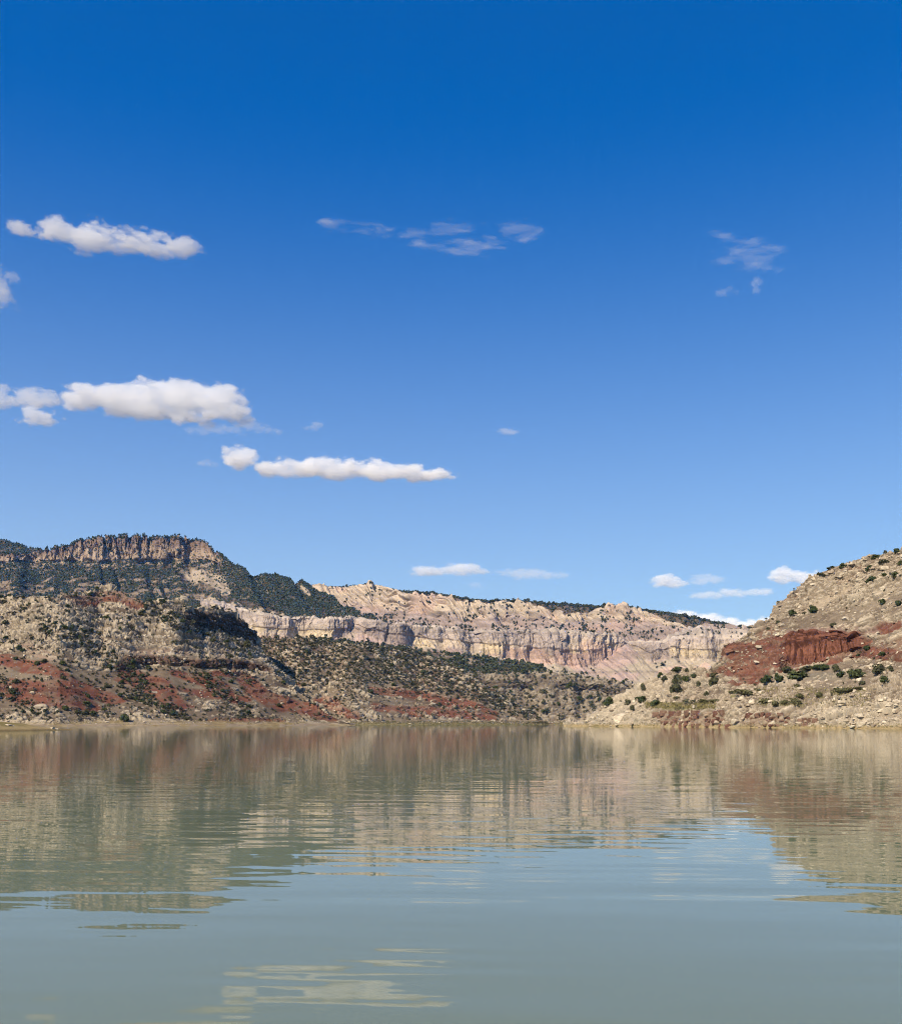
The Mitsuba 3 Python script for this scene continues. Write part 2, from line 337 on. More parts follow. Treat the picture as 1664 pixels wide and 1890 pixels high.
SP = Land(-220, 132, 1.0, ([(-220, 186), (0, 193), (60, 207), (110, 221), (132, 227)], None), [([(-220, 1336), (0, 1341), (60, 1344.5), (110, 1346.8), (132, 1347.2)], 7), ([(-220, 1327), (0, 1332), (40, 1336), (80, 1342), (110, 1346.2), (132, 1347.1)], 6)], dv=.5, back=((25, .8), (60, 0)),
          bend=lambda k, u: (meshkit.fbm(np.stack([u / 30., u * 0 + k, u * 0], -1), 3, 19) - .5) * 1.5)
SP.push(.5 * (ns(SP.p, 5, seed=91) - .5) * smooth(.2, .6, SP.s))
n2, n3 = ns(SP.p, 6, seed=92), ns(SP.p, 1.2, seed=93)
c = mixc(SAND * .95, [0.20, 0.16, 0.07], smooth(.45, .65, n2))
c = mixc(c, SAND * .55, 1 - smooth(.1, .45, SP.p[..., 2]))
add_land('sand_spit', 'low spit of yellow sand running into the lake at the left edge', SP, c * (.8 + .4 * n3)[..., None])
SP.index()

# ------------------------------------------------------------------ middle hill, canyon slope, wooded bench
SH_E = [(400, 800), (640, 820), (800, 870), (1012, 950), (1040, 965)]
E = Land(405, 1020, 1.0, (SH_E, None), [([(400, 1333), (700, 1333.4), (860, 1334.2), (1000, 1336), (1012, 1336.4), (1040, 1336.6)], 8), ([(400, 1300), (600, 1302), (700, 1310), (800, 1306), (870, 1312), (951, 1326), (1000, 1335), (1012, 1336.2), (1040, 1336.4)], 18),
        ([(400, 1230), (560, 1236), (640, 1242), (760, 1252), (834, 1268), (864, 1278), (901, 1296), (951, 1316), (988, 1330), (1005, 1335), (1012, 1336), (1040, 1336.2)], 26),
        ([(400, 1178), (470, 1177), (551, 1180), (636, 1188), (700, 1196), (753, 1204), (800, 1215), (834, 1229), (864, 1252), (901, 1273), (951, 1300), (988, 1320), (1005, 1334), (1012, 1335.8), (1040, 1336)], 21)],
        dv=0.9, back=((120, 1.0), (300, 0.0)), bend=lambda k, u: (meshkit.fbm(np.stack([u / 55., u * 0 + k * .4, u * 0], -1), 3, 9) - .5) * (0, 15, 35, 40)[k])
s, q = E.s, E.p
along = q[..., 1] * 0.6 + q[..., 2] * 0.8
dens = 0.22 + 0.8 * (ns(q, 40, seed=101) - 0.5)
tot = np.zeros(E.shape)
for size, amp, seed, cut in ((9.0, 3.0, 111, 0.4), (4.8, 1.9, 112, 0.8)):
    f1, f2, r = worley(q[..., 0] / size, along / (size * 0.55), seed)
    on = smooth(-0.05, 0.05, dens * cut - r) * smooth(0.02, 0.32, f2 - f1)
    tot += amp * on
    E.rock = np.maximum(E.rock, on)
shelf = np.abs(((q[..., 2] + 4 * (ns(q, 40, octaves=2, seed=113) - .5)) / 11) % 1.0 - 0.5)
E.push((tot + 7 * (ns(q, 45, seed=114) - .5) + 1.2 * smooth(.3, .42, shelf)) * smooth(.8, 1.3, s))
redm = patches(E, [([(690, 1272), (760, 1280), (820, 1295)], [15, 18, 18]), ([(700, 1308), (800, 1312), (900, 1325)], [16, 24, 14]), ([(600, 1290), (650, 1318)], [20, 16]), ([(490, 1250), (540, 1266)], [14, 14]), ([(850, 1298), (910, 1317)], [16, 12])], .5, 22, 7)
grass_strip = (1 - smooth(.5, 1.05, s)) * smooth(560, 660, E.u)[None]
p = E.p
n1, n2, n3 = ns(p, 60, seed=121), ns(p, 9, seed=122), ns(p, 3.5, seed=123, octaves=2)
c = mixc(mixc(SOIL * .85, [.115, .07, .05], smooth(.4, .6, ns(p, 90, seed=125)) * .8), TAN * .75, smooth(.35, .7, n1 * .5 + n2 * .5))
c = mixc(c, mixc(RED, ORANGE * .9, n2), redm * (1 - .3 * smooth(.5, .7, ns(p, 7, seed=124))))
c = mixc(c, mixc(c, PALE, .75 - .4 * redm), E.rock * smooth(.2, .5, n1 + .2))
c = mixc(c, mixc(SAND * .8, [0.15, 0.14, 0.075], grass_strip * .6), 1 - smooth(.7, 1.1, s))
add_land('middle_hill', 'scrubby middle hill with red earth patches behind a green shoreline strip', E, c * (.74 + .5 * n3)[..., None])
E.index()

CY = Land(790, 1260, 1.0, ([(780, 1250), (1260, 1250)], None), [([(780, 1334.3), (1260, 1334.3)], 6), ([(780, 1270), (1000, 1270), (1069, 1275), (1137, 1284), (1260, 1310)], 26), ([(780, 1256), (1000, 1257), (1069, 1262), (1137, 1269), (1260, 1292)], 52),
         ([(780, 1242), (874, 1246), (988, 1245), (1069, 1250), (1137, 1258), (1170, 1265), (1260, 1282)], 16)], dv=0.9, back=((200, 1.0), (300, 0.0)), bend=lambda k, u: (meshkit.fbm(np.stack([u / 45., u * 0 + k * .5, u * 0], -1), 3, 12) - .5) * (0, 90, 60, 80)[k])
s, q = CY.s, CY.p
along = q[..., 1] * 0.6 + q[..., 2] * 0.8
tot = np.zeros(CY.shape)
for size, amp, seed, cut in ((10.0, 3.2, 131, 0.4), (5.5, 2.2, 132, 0.4)):
    f1, f2, r = worley(q[..., 0] / size, along / (size * 0.5), seed)
    on = smooth(-0.05, 0.05, cut - r) * smooth(0.02, 0.32, f2 - f1)
    tot += amp * on; CY.rock = np.maximum(CY.rock, on)
f1, f2, r = worley(q[..., 0] / 9, q[..., 2] / 6, 133)
CY.push((tot + 8 * (ns(q, 50, seed=134) - .5) + smooth(2, 2.1, s) * (1 - smooth(2.9, 3, s)) * 5 * r) * smooth(.8, 1.3, s))
p = CY.p
n1, n2, n3 = ns(p, 60, seed=141), ns(p, 10, seed=142), ns(p, 4, seed=143, octaves=2)
c = mixc(SOIL, TAN * .85, smooth(.3, .7, n1 * .5 + n2 * .5))
c = mixc(c, PALE * .9, CY.rock * .6)
c = c * .8
c = mixc(c, [0.10, 0.078, 0.06], smooth(2.0, 2.1, s) * (1 - smooth(2.8, 3, s)) * .6)
c = mixc(c, SAND * .8, 1 - smooth(.7, 1.1, s))
add_land('canyon_slope', 'grey-brown canyon slope of rubble and scrub behind the water gap', CY, c * (.76 + .46 * n3)[..., None])
CY.index()

BE = Land(560, 1120, 1.5, ([(560, 1500), (1120, 1500)], [(560, 1262), (1120, 1275)]), [([(560, 1205), (700, 1212), (760, 1216), (840, 1222), (914, 1231), (968, 1236), (1022, 1250), (1120, 1268)], 11),
         ([(560, 1179), (686, 1190), (753, 1197), (838, 1208), (914, 1217), (968, 1224), (1022, 1240), (1060, 1250), (1120, 1262)], 13)], dv=1.0, back=((200, 1.0), (300, 0.0)))
BE.push(8 * (ns(BE.p, 50, seed=151) - .5))
n1, n3 = ns(BE.p, 30, seed=152), ns(BE.p, 8, seed=153)
add_land('wooded_bench', 'low wooded bench of dark junipers below the pale cliffs', BE, mixc(SOIL * .8, TAN * 1.05, smooth(.4, .6, n1)) * (.75 + .5 * n3)[..., None])
BE.index()

# ------------------------------------------------------------------ badlands: lower cliff, upper slopes
BL = Land(370, 1500, 1.0, ([(370, 2250), (800, 2300), (1500, 2250)], [(370, 1215), (474, 1205), (640, 1205), (690, 1205), (800, 1225), (900, 1238), (1000, 1252), (1100, 1272), (1200, 1272), (1300, 1262), (1500, 1262)]),
         [([(370, 1178), (434, 1180), (600, 1184), (640, 1176), (655, 1160), (690, 1180), (720, 1188), (800, 1198), (880, 1206), (901, 1210), (1002, 1227), (1060, 1234), (1103, 1229), (1130, 1208), (1157, 1188), (1180, 1206), (1200, 1228), (1222, 1212), (1250, 1214), (1300, 1226), (1340, 1226), (1500, 1215)], 30),
          ([(370, 1108), (434, 1126), (470, 1133), (520, 1140), (640, 1144), (690, 1149), (740, 1152), (800, 1163), (921, 1167), (988, 1169), (1079, 1174), (1133, 1172), (1140, 1176), (1144, 1185), (1157, 1186), (1225, 1186), (1234, 1179), (1338, 1179), (1500, 1172)], [(370, 76), (1130, 77), (1150, 62), (1225, 64), (1240, 77), (1500, 77)]),
          ([(370, 1100), (434, 1121), (520, 1136), (640, 1140), (690, 1146), (740, 1150), (800, 1160), (921, 1163), (988, 1165), (1079, 1170), (1133, 1170), (1157, 1182), (1220, 1180), (1238, 1172), (1271, 1162.5), (1401, 1160), (1500, 1156)], [(370, 25), (1200, 25), (1245, 55), (1500, 55)])],
         dv=1.0, back=((150, 1.0), (800, 0.6)), bend=lambda k, u: (meshkit.fbm(np.stack([u / 70., u * 0 + k * .15, u * 0], -1), 3, 14) - .5) * (110, 130, 130)[k])
s, q = BL.s, BL.p
wx = q[..., 0] + q[..., 1] * .35 + 20 * (ns(q, 60, seed=160, octaves=2) - .5)
big1 = ns(np.stack([wx, q[..., 2], 0 * wx], -1), 52, 150, 1, seed=161, octaves=4) - .5
w2 = wx + 9 * (ns(q, 24, seed=167, octaves=2) - .5)
f1, f2, r1 = worley(w2 / 17, q[..., 2] / 75, 162)
f1b, f2b, r2 = worley(w2 / 6.5, q[..., 2] / 24, 163)
cliff = smooth(1.0, 1.1, s) * (1 - smooth(1.95, 2.1, s))
step = smooth(1.50, 1.56, s + .08 * (ns(q, 40, seed=163) - .5))
BL.push(big1 * 34 + cliff * (9 * r1 + 3.5 * r2 - 7 + step * (1.5 + 5 * ns(q, 12, seed=168, octaves=2)) + 7 * np.abs(ns(np.stack([w2, q[..., 2], 0 * w2], -1), 5.5, 60, 1, seed=169, octaves=2) - .5)) + (1 - cliff) * 4 * np.abs(ns(np.stack([wx, q[..., 2], 0 * wx], -1), 12, 120, 1, seed=166, octaves=2) - .5) * 4 + 5 * (ns(q, 9, seed=165) - .5))
p = BL.p
n1, n2, n3 = ns(p, 80, seed=171), ns(p, 22, 22, 9, seed=172), ns(p, 7, seed=173, octaves=2)
CREAM = np.array([0.47, 0.385, 0.295]); LAV = np.array([0.30, 0.237, 0.208]); PINK = np.array([0.47, 0.32, 0.26]); YEL = np.array([0.58, 0.47, 0.31]); WHITE = np.array([0.52, 0.45, 0.385]); ROSE = np.array([0.40, 0.285, 0.245])
c = mixc(CREAM, LAV, smooth(.35, .7, n1))
talus = 1 - smooth(.9, 1.1, s)
BL.index()
pinkz = patches(BL, [([(985, 1215), (1060, 1222)], [16, 18]), ([(1090, 1205), (1130, 1205)], [20, 16]), ([(905, 1203), (960, 1212)], [9, 14]), ([(1225, 1240), (1300, 1230)], [14, 10]), ([(480, 1182), (620, 1186)], 8)], .5, 50, 18)
yelz = patches(BL, [([(465, 1160), (540, 1163), (605, 1166)], [10, 13, 12]), ([(772, 1186), (790, 1190)], [9, 9]), ([(900, 1193), (920, 1196)], [14, 12]), ([(1060, 1190), (1130, 1184)], [12, 12]), ([(1250, 1200), (1330, 1200)], [14, 16])], .4, 50, 19)
c = mixc(c, WHITE * .85, smooth(1.5, 1.6, s) * .65)
c = mixc(c, LAV * 1.1, step * cliff * .5)
c = mixc(c, PINK, pinkz * .7)
c = mixc(c, YEL, yelz * .75 * (1 - step * .7))
vs = ns(np.stack([w2, q[..., 2], 0 * w2], -1), 4.5, 40, 1, seed=174, octaves=3)
c = c * (1 - .30 * cliff * smooth(.5, .72, vs))[..., None]
c = mixc(c, mixc(GREY * 1.4, ROSE, smooth(.5, .65, n1)), talus * (1 - .6 * pinkz) * .6)
zb = (p[..., 2] + 6 * (n1 - .5)) / 9
c = mixc(c, c * .8, smooth(.55, .7, meshkit.noise(np.stack([zb, zb * 0, zb * 0], -1), 7)))
add_land('badlands_cliff', 'long pale banded cliff of cream, pink and yellow badlands', BL, c * (.84 + .3 * n3)[..., None])
BL.index()

BU = Land(535, 1500, 1.0, ([(535, 2900), (700, 2850), (760, 2640), (900, 2560), (1240, 2560), (1500, 2560)], [(535, 1152), (703, 1153), (800, 1168), (1000, 1173), (1130, 1178), (1200, 1189), (1260, 1172), (1300, 1168), (1500, 1166)]),
         [([(535, 1120), (640, 1118), (703, 1128), (800, 1142), (900, 1148), (1000, 1154), (1100, 1156), (1200, 1160), (1271, 1163), (1500, 1160)], 22),
          ([(535, 1086), (568, 1082), (609, 1086.5), (636, 1085), (683, 1080), (713, 1088), (753, 1096), (800, 1103), (881, 1113), (951, 1119), (1002, 1128), (1036, 1144), (1093, 1138), (1103, 1123), (1170, 1126), (1204, 1132), (1224, 1143), (1271, 1162.3), (1401, 1160.5), (1500, 1159)], 41),
          ([(535, 1084), (568, 1080.5), (609, 1085.5), (636, 1084), (683, 1079.5), (713, 1086.5), (753, 1094.5), (800, 1097), (881, 1111), (948, 1113), (1002, 1117), (1096, 1121), (1170, 1125), (1204, 1130), (1234, 1136), (1271, 1141), (1318, 1151), (1360, 1160), (1401, 1160), (1500, 1158.8)], 24)],
         dv=0.8, back=((500, 1.0), (600, 0.3)), bend=lambda k, u: (meshkit.fbm(np.stack([u / 60., u * 0 + k * .2, u * 0], -1), 3, 15) - .5) * (110, 190, 160)[k])
s, q = BU.s, BU.p
wx = q[..., 0] + q[..., 1] * .4 + 30 * (ns(q, 80, seed=180, octaves=2) - .5)
big1 = ns(np.stack([wx, q[..., 2], 0 * wx], -1), 60, 190, 1, seed=181, octaves=4) - .5
rill = np.abs(ns(np.stack([wx + .4 * q[..., 2], q[..., 2], 0 * wx], -1), 17, 120, 1, seed=182, octaves=3) - .5)
f1, f2, r1 = worley(wx / 9, q[..., 2] / 30, 184)
sl = 1 - smooth(2.0, 2.3, s)
BU.push((big1 * 42 + rill * 60 + 5 * r1) * (.3 + .7 * sl) + 6 * (ns(q, 11, seed=183) - .5))
p = BU.p
n1, n2, n3 = ns(p, 90, seed=191), ns(p, 25, 25, 10, seed=192), ns(p, 8, seed=193, octaves=2)
c = mixc(LAV * 1.05, CREAM * .95, smooth(.85, 1.5, s + .5 * (n1 - .5)))
c = mixc(c, PINK * .9, smooth(.55, .7, n1) * .5)
zb = (p[..., 2] + 8 * (n1 - .5)) / 11
c = mixc(c, c * .78, smooth(.5, .7, meshkit.noise(np.stack([zb, zb * 0, zb * 0], -1), 17)))
c = mixc(c, SOIL * .8, smooth(2.02, 2.2, s))
add_land('badlands_slope', 'upper badlands slope, gullied and cream coloured, under a wooded rim', BU, c * (.84 + .3 * n3)[..., None])
BU.index()

# ------------------------------------------------------------------ the mesa and the hill behind it
ME = Land(-230, 722, 1.0, ([(-230, 2350), (434, 2420), (722, 2560)], [(-230, 1145), (340, 1145), (434, 1127), (520, 1141), (640, 1147), (703, 1149), (722, 1150)]),
         [([(-230, 1092), (0, 1090), (340, 1088), (427, 1100), (471, 1112), (582, 1131), (636, 1143), (703, 1148.5), (722, 1149.5)], 19),
          ([(-230, 1030), (0, 1037), (135, 1034), (190, 1036), (385, 1034), (407, 1042), (434, 1062), (505, 1087), (552, 1102), (620, 1131), (703, 1148), (722, 1149)], 25),
          ([(-230, 1013), (0, 1025), (50, 1023), (77, 1017), (128, 1008), (141, 998), (162, 994), (236, 991), (320, 992), (377, 1000), (392, 1015), (410, 1027), (434, 1047), (461, 1058), (505, 1070), (552, 1079), (580, 1088), (620, 1110), (660, 1129), (703, 1147.6), (722, 1148.5)], [(-230, 62), (60, 64), (130, 70), (385, 72), (400, 40), (430, 25), (722, 25)])],
         dv=0.95, back=((700, 1.0), (900, 0.3)), bend=lambda k, u: (meshkit.fbm(np.stack([u / 60., u * 0 + k * .2, u * 0], -1), 3, 25) - .5) * (160, 220, 190)[k] * (1 - smooth(380, 620, u) * .8))
s, q = ME.s, ME.p
wx = q[..., 0] + q[..., 1] * .4
cliff = smooth(2.0, 2.08, s) * (1 - smooth(395, 425, ME.u))[None] * (1 - smooth(2.98, 3.05, s))
f1, f2, r = worley(wx / 13, q[..., 2] / 60, 201)
f1b, f2b, rb = worley(wx / 6, q[..., 2] / 14, 202)
rid = np.abs(meshkit.noise(np.stack([wx / 34, q[..., 2] / 200, 0 * wx], -1), 203) - .5) * 2
ME.push(cliff * (17 * r + 7 * rb + 5 * smooth(0, .18, f2 - f1) - 14) + (1 - cliff) * (26 * (rid - .4) + 9 * (ns(q, 16, seed=204) - .5)))
ME.index()
slip = patches(ME, [([(345, 1058), (395, 1072), (418, 1095)], [16, 20, 12]), ([(345, 1098), (385, 1108), (430, 1122)], [6, 8, 8]), ([(430, 1112), (480, 1125), (520, 1134)], [8, 9, 5]), ([(555, 1082), (572, 1096)], [4, 5])], .5, 60, 8)
p = ME.p
n1, n2, n3 = ns(p, 90, seed=211), ns(p, 26, seed=212), ns(p, 9, seed=213, octaves=2)
c = mixc(SOIL * .5, TAN * .7, smooth(.5, .68, n2))
scree = smooth(.48, .58, ns(p, 40, 40, 20, seed=304)) * smooth(.6, .9, s) * (1 - smooth(1.35, 1.5, s)) * (1 - smooth(385, 420, ME.u))[None]
c = mixc(c, [.24, .185, .135], scree * smooth(.35, .6, ns(p, 12, seed=214)))
c = mixc(c, mixc([0.31, 0.235, 0.17], [0.17, 0.118, 0.088], smooth(.4, .7, n2 * .6 + (s - 2) * .45)), cliff)
tal = smooth(1.45, 1.9, s) * (1 - smooth(2.0, 2.1, s)) * (1 - smooth(390, 420, ME.u))[None]
c = mixc(c, [0.27, 0.21, 0.15], tal * smooth(.4, .6, n2) * .9)
c = mixc(c, mixc(CREAM * .85, TAN, n2), slip * .95)
add_land('mesa', 'flat-topped mesa with a cliff band and forested flanks', ME, c * (.8 + .4 * n3)[..., None])
ME.index()

HB = Land(-240, 140, 1.5, ([(-240, 3300), (140, 3300)], [(-240, 1050), (140, 1050)]), [([(-240, 980), (0, 996), (40, 1004), (77, 1016), (110, 1028), (140, 1040)], 24)], dv=1.0, back=((500, 1.0), (600, .3)))
HB.push(20 * (ns(HB.p, 60, seed=221) - .5))
add_land('far_hill', 'dark forested hill behind the mesa at the left edge', HB, np.broadcast_to(SOIL * .7, HB.p.shape) * (.7 + .6 * ns(HB.p, 14, seed=222))[..., None])
HB.index()

# ------------------------------------------------------------------ lake and the ground under it
g = np.array([[-6800, -2800, -5], [6800, -2800, -5], [6800, 8800, -5], [-6800, 8800, -5.0]])
scene['ground_dirt'] = {'type': 'diffuse', 'reflectance': mikit.proc(lambda p, n, uv: mikit.mix((0.22, 0.17, 0.11), (0.30, 0.23, 0.15), mikit.fbm(p.x * .02, p.y * .02)))}
structure('ground', 'tan valley floor under and around the lake', mikit.ply((g, np.array([[0, 1, 2], [0, 2, 3]])), 'ground_dirt'))


def ripples(p, n, uv):
    """Long-crested ripples rolling towards the boat, liveliest near it and dying out towards the sheltered far shore."""
    far = dr.maximum(p.y, 0)
    k = 1 / (1 + far / 22.0)
    fine = (far + 3.0) / (far + 40.0) / (1 + (far / 120.0) ** 1.5)
    w = p.y + 0.10 * p.x + 0.6 * mikit.noise(p.x * .25, p.y * .12, 3.0)
    a = mikit.noise(p.x * .18, w * .9, 0.5) * .72 + mikit.noise(p.x * .38 + 7, w * 2.4, 4.5) * .46 + mikit.noise(p.x * .8 + 3, w * 5.2, 8.5) * .17 + mikit.noise(p.x * 3.0 + 5, w * 11.0, 1.5) * .038
    return a * k + mikit.noise(p.x * 1.3 + 11, w * 5.0, 2.5) * .27 * fine


BODY = (0.152, 0.181, 0.117)
scene['lake_water'] = {'type': 'bumpmap', 'tex': mikit.proc(ripples, eps=0.02), 'scale': 0.026,
                       'bsdf': {'type': 'plastic', 'int_ior': 1.33, 'nonlinear': False, 'diffuse_reflectance': {'type': 'rgb', 'value': BODY}}}
w = np.array([[-2500, -300, 0], [2500, -300, 0], [2500, 1420, 0], [-2500, 1420, 0.0]])
structure('lake', 'calm grey-green lake mirroring the hills and sky', mikit.ply((w, np.array([[0, 1, 2], [0, 2, 3]])), 'lake_water'))

# ------------------------------------------------------------------ plants
rng = np.random.default_rng(7)
for k, col in enumerate(((0.050, 0.064, 0.028), (0.066, 0.078, 0.034), (0.080, 0.080, 0.044))):
    scene[f'juniper_green_{k}'] = {'type': 'twosided', 'bsdf': {'type': 'diffuse', 'reflectance': {'type': 'rgb', 'value': col}}}
scene['brush_green'] = {'type': 'twosided', 'bsdf': {'type': 'diffuse', 'reflectance': {'type': 'rgb', 'value': (0.12, 0.115, 0.055)}}}
scene['bark'] = {'type': 'diffuse', 'reflectance': mikit.proc(lambda p, n, uv: mikit.mix((0.10, 0.075, 0.05), (0.19, 0.14, 0.10), mikit.noise(p.x * 6, p.y * 6, p.z * 2)))}


def sprays(centres, normals, size, g):
    """Leaf sprays: one small triangle at each centre."""
    n = len(centres)
    a = g.normal(size=(n, 3)); a -= normals * (a * normals).sum(1, keepdims=True) * 0.7
    a /= np.linalg.norm(a, axis=1, keepdims=True)
    b = np.cross(normals + g.normal(size=(n, 3)) * .35, a); b /= np.linalg.norm(b, axis=1, keepdims=True) + 1e-9
    sz = size * g.uniform(.6, 1.35, (n, 1))
    v = np.stack([centres - a * sz, centres + a * sz * .8 - b * sz * .35, centres + b * sz * 1.1], 1).reshape(-1, 3)
    return v, np.arange(3 * n).reshape(-1, 3)


def crown(seed, n, lumps, flat=1.0, size=.10, low=0.06):
    """A shrub crown one metre tall and one wide: leaf sprays over clustered lumps."""
    g = np.random.default_rng(seed)
    c = np.stack([g.uniform(-.34, .34, lumps), g.uniform(-.34, .34, lumps), g.uniform(.22, .78, lumps)], 1)
    c[:, :2] *= (1.15 - np.abs(c[:, 2:] - .35) * 1.2)
    rad = g.uniform(.14, .27, lumps)
    which = g.choice(lumps, n, p=rad ** 2 / (rad ** 2).sum())
    d = g.normal(size=(n, 3)); d /= np.linalg.norm(d, axis=1, keepdims=True)
    x = c[which] + d * (rad[which] * g.uniform(.65, 1.0, n) ** .5)[:, None]
    x[:, 2] = np.clip(x[:, 2] * flat, low, 1)
    return sprays(x, d, size, g)


def stems(seed, lean=.12):
    g = np.random.default_rng(seed)
    parts = []
    for k in range(3):
        top = np.array([g.uniform(-.28, .28), g.uniform(-.28, .28), g.uniform(.45, .65)])
        a = trimesh.creation.cylinder(radius=1, height=1, sections=6)
        v = a.vertices.copy(); h = v[:, 2] + .5
        v[:, :2] *= (.045 - .03 * h)[:, None]
        v[:, 0] += top[0] * h ** 1.3; v[:, 1] += top[1] * h ** 1.3; v[:, 2] = h * top[2] - .06
        parts.append(trimesh.Trimesh(v, a.faces, process=False))
    return trimesh.util.concatenate(parts)


KINDS = {}
for k in range(6):
    name = f'juniper_shape_{k}'
    scene[name] = {'type': 'shapegroup', 'crown': mikit.ply(crown(20 + k, 620, 13 + k), f'juniper_green_{k % 3}'), 'trunk': mikit.ply(stems(60 + k), 'bark', smooth=40)}
    KINDS.setdefault('juniper', []).append(name)
for k in range(3):
    name = f'brush_shape_{k}'
    scene[name] = {'type': 'shapegroup', 'crown': mikit.ply(crown(40 + k, 520, 16, size=.075), 'brush_green'), 'stems': mikit.ply(stems(80 + k), 'bark', smooth=40)}
    KINDS.setdefault('brush', []).append(name)
count = {}


def put(name, group_shape, at, size, rot, label, cat, group=None):
    n = count.get(name, 0); count[name] = n + 1
    key = name if n == 0 else f'{name}_{n:03d}'
    scene[key] = {'type': 'instance', 'shapegroup': {'type': 'ref', 'id': group_shape}, 'to_world': T().translate([float(x) for x in at]).rotate([0, 0, 1], float(rot)).scale([float(x) for x in size])}
    labels[key] = {'label': label, 'category': cat}
    if group:
        labels[key]['group'] = group
    return key


ORD = ['leftmost', 'second from the left', 'third from the left', 'fourth from the left', 'fifth from the left', 'sixth from the left', 'seventh from the left', 'eighth from the left', 'ninth from the left', 'tenth from the left']
SHRUBS = [   # foot in the photograph, height and width in its pixels
    ('juniper', 'round dark juniper among the boulders at the tip of the headland', [(1125, 1304, 17, 18), (1158, 1301, 10, 12), (1170, 1312, 11, 13), (1183, 1297, 13, 20), (1187, 1274, 14, 10), (1212, 1303, 13, 18)]),
    ('juniper', 'small juniper on the skyline of the headland bench', [(1218, 1251, 11, 9), (1228, 1256, 9, 11), (1243, 1240, 7, 9), (1253, 1240, 10, 17), (1268, 1239, 7, 8)]),
    ('juniper', 'dark juniper on the bare grey slope of the headland bench', [(1249, 1279, 18, 19), (1250, 1263, 18, 17), (1265, 1257, 12, 13), (1279, 1253, 9, 10), (1289, 1268, 11, 8), (1303, 1285, 9, 9), (1317, 1251, 9, 14), (1321, 1268, 17, 16)]),
    ('juniper', 'dark green juniper at the foot of the red cliff', [(1417, 1263, 19, 19), (1434, 1250, 10, 8), (1439, 1260, 13, 17), (1455, 1244, 14, 24), (1474, 1257, 18, 28), (1492, 1239, 11, 24), (1510, 1237, 11, 24), (1523, 1237, 12, 16)]),
    ('juniper', 'juniper on the slope right of the grey mound', [(1543, 1241, 14, 13), (1554, 1250, 13, 13), (1581, 1253, 20, 26), (1592, 1264, 8, 10), (1622, 1244, 18, 22), (1632, 1261, 14, 13), (1644, 1241, 12, 12)]),
    ('juniper', 'lone juniper beside the red earth right of the cliff', [(1599, 1201, 10, 12), (1630, 1212, 9, 14)]),
    ('juniper', 'juniper halfway up the tan slope of the headland', [(1417, 1163, 6, 8), (1436, 1151, 6, 8), (1461, 1135, 11, 12), (1501, 1132, 16, 16), (1628, 1116, 12, 11), (1659, 1118, 10, 12)]),
    ('juniper', 'juniper just below the top of the headland', [(1606, 1055, 13, 13), (1608, 1075, 12, 16), (1632, 1064, 7, 8), (1633, 1039, 7, 16), (1653, 1066, 11, 11), (1661, 1043, 9, 9)]),
    ('juniper', 'juniper standing against the sky on the crest of the headland', [(1515, 1063, 6, 14), (1535, 1050, 6, 13), (1559, 1048, 10, 14), (1619, 1030, 9, 16), (1633, 1023, 6, 6), (1657, 1020, 10, 12)]),
    ('brush', 'grey green bush in the thicket on the low grassy bench', [(1249, 1291, 7, 12), (1269, 1300, 12, 20), (1283, 1301, 11, 15), (1300, 1299, 10, 18), (1321, 1297, 8, 26), (1358, 1280, 9, 20), (1372, 1284, 14, 34)]),
    ('brush', 'grey green bush in the dip above the red ledge', [(1397, 1275, 6, 10), (1412, 1300, 15, 20), (1434, 1301, 14, 22), (1450, 1300, 12, 14), (1468, 1302, 14, 22), (1477, 1289, 13, 18)]),
    ('brush', 'olive bush in the hollow of the boulder field', [(1470, 1269, 7, 14), (1514, 1288, 14, 14), (1546, 1279, 12, 24), (1564, 1279, 13, 26), (1583, 1275, 8, 22)]),
]
taken = []
for kind, lab, spots in SHRUBS:
    for i, (px, py, h, w) in enumerate(sorted(spots)):
        at, d, _ = G.spot(px, py)
        m = at[1] / F
        wob = rng.uniform(.92, 1.08)
        at = at + np.array([0, 0.25 * w * m, -0.04 * h * m])
        put('juniper' if kind == 'juniper' else 'bush', KINDS[kind][int(rng.integers(len(KINDS[kind])))], at, (w * m * 1.12 * wob, w * m * 1.12 * wob, h * m * 1.12), rng.uniform(0, 360),
            f'{lab}, {ORD[i]}', 'juniper' if kind == 'juniper' else 'bush', 'junipers on the right headland' if kind == 'juniper' else 'bushes on the right headland')
        taken.append((px, py))
at, _, _ = FL.spot(228, 1331)
m = at[1] / F
put('juniper', KINDS['juniper'][1], at, (17 * m, 17 * m, 16 * m), 40, 'lone green juniper by the waterline under the left hillside', 'juniper')

# candidates on the slopes: (foot, height, width), thinned by how wooded each stretch is


def scatter(L, n, u0, u1, v0, v1, chance, h, wr, seed):
    g = np.random.default_rng(seed)
    px, py = g.uniform(u0, u1, n), g.uniform(v0, v1, n)
    at, d, s = L.spot(px, py)
    ok = (d < 1.6) & (g.uniform(size=n) < chance(px, py, s, at))
    at, px, py = at[ok], px[ok], py[ok]
    hh = np.exp(g.normal(0, .24, len(at))) * h / F * at[:, 1]
    return np.column_stack([at, hh, hh * wr * np.exp(g.normal(0, .15, len(at)))])


def near(px, py, chain, r):
    q = np.stack([px, py, px * 0], -1)
    return 1 - smooth(.6, 1.2, streak(q, [(a, b, 0) for a, b in chain], r))


